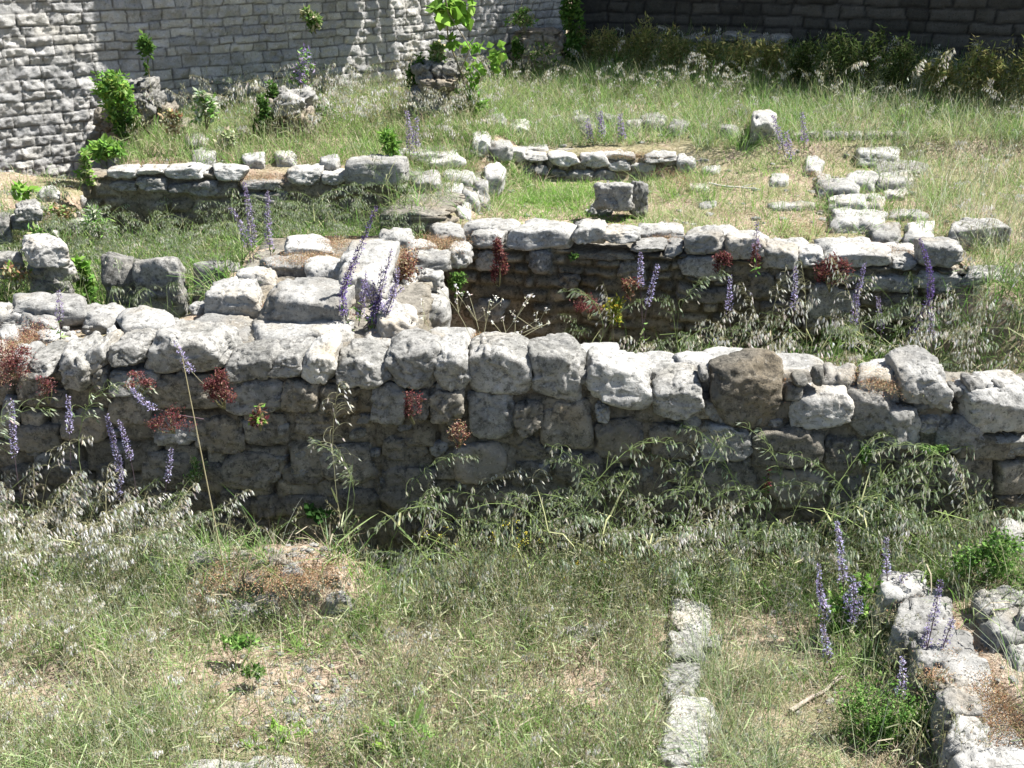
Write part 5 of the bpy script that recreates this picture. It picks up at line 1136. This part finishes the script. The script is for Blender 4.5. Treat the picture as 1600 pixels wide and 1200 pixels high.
# sapling with large bright leaves before the high wall
B = gpt(738, 190); t = thing('fig_sapling', B, 'thin sapling with large bright lime leaves before the high pale wall', 'sapling'); st = MB(); lf = MB(); r = np.random.default_rng(4)
tr = [on_y(px, py, B[1]) for px, py in ((738, 190), (722, 120), (700, 60), (697, 10), (694, -60))]; addt(st, np.array(tr), np.linspace(.012, .006, 5), (.22, .19, .13), 5)
tr2 = [on_y(px, py, B[1] - .1) for px, py in ((740, 150), (720, 110), (735, 75), (700, 20), (690, -50))]; addt(st, np.array(tr2), np.linspace(.008, .004, 5), (.22, .19, .13), 5)
for px, py, n, sp_, sz in ((700, 8, 36, 14, .17), (716, 24, 16, 8, .14), (684, 6, 12, 8, .13), (735, 0, 12, 10, .12), (702, 66, 16, 6, .11), (727, 70, 12, 6, .09), (745, 72, 14, 6, .09), (778, 80, 26, 8, .10), (748, 105, 22, 10, .09), (775, 98, 18, 8, .09), (735, 118, 18, 10, .08)):
    c = on_y(px, py, B[1]); q = np.linalg.norm(c - O) / FPX * sp_; addl(lf, c + r.normal(0, .6, (n, 3)) * q, sz, LIME, px, dirs=(0, 0, -.8), asp=.8)
part('stem', st, M_bark, t); part('leaves', lf, M_plant, t)
# weeds before the dark wall; sun and shade are put into their leaf colours
r = np.random.default_rng(88); WL = []
names_ = ['beside the corner of the two high walls', 'right of the wall corner', 'left of the row of brown wall-foot stones', 'below the leftmost brown wall-foot stones', 'below the brown wall-foot stones', 'right of the brown wall-foot stones', 'with pale seed heads left of the darkest shade',
          'at the left of the darkest shade', 'in the darkest shade, tall against the wall', 'in the darkest shade behind the silvery oats', 'behind the silvery oats', 'with yellowish heads right of the silvery oats', 'near the right edge, yellowish', 'at the right edge in half shade', 'cut by the right edge']
xs = [905, 950, 1000, 1050, 1100, 1150, 1205, 1255, 1305, 1350, 1400, 1460, 1510, 1555, 1600]
for i, x in enumerate(xs):
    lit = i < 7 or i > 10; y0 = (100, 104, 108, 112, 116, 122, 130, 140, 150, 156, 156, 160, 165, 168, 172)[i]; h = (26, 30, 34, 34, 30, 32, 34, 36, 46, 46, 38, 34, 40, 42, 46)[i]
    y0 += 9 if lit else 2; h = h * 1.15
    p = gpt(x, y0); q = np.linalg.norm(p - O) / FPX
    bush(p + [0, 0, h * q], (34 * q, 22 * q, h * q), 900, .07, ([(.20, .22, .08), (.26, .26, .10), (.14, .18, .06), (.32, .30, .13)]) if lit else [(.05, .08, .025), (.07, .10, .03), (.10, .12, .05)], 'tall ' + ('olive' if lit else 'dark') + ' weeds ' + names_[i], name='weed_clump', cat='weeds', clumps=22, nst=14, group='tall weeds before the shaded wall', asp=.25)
g = MB(); P = pts_world(.8, 7.5, 11.4, 13.8, 5000, 46, .6, 2); addb(g, P, U(.15, .45, len(P)), .006, .2, .6, GREEN + OLIVE + LEAF, 46)
P = pts_world(.8, 7.5, 10.6, 13.2, 120, 47, .6, 2); scatter(g, OATP, P, None, (.6, 1.1), 47)
stuff('tall_grass', g, 'tall grass in front of the shaded high wall')
# tree above the shaded wall (its crown hangs over the wall top, above the picture)
t = thing('tree', (5.5, 14.2, 1.5), 'large leafy tree overhanging the dark shaded wall', 'tree'); st = MB(); lf = MB()
addt(st, np.array([(5.5, 14.2, 1.0), (5.4, 14.0, 3.0), (5.2, 13.5, 5.0), (5.0, 13.0, 6.5)]), np.array([.25, .2, .15, .08]), (.15, .12, .09), 10)
for k in range(70):
    c = np.array([r.uniform(1.9, 9.5), r.uniform(12.6, 15.0), r.uniform(4.0, 6.8)]); c[1] -= max(0, c[0] - 4) * .45
    c[2] = max(c[2], 3.9); m = 260; v = r.normal(0, .33, (m, 3)); addl(lf, c + v, .16, LEAF, 900 + k, asp=.5)
    addt(st, np.array([(5.2, 13.4, 5.0), tuple((np.array([5.2, 13.4, 5.3]) + c) / 2), tuple(c)]), np.array([.06, .04, .015]), (.15, .12, .09), 5)
part('trunk', st, M_bark, t); part('crown', lf, M_plant, t)
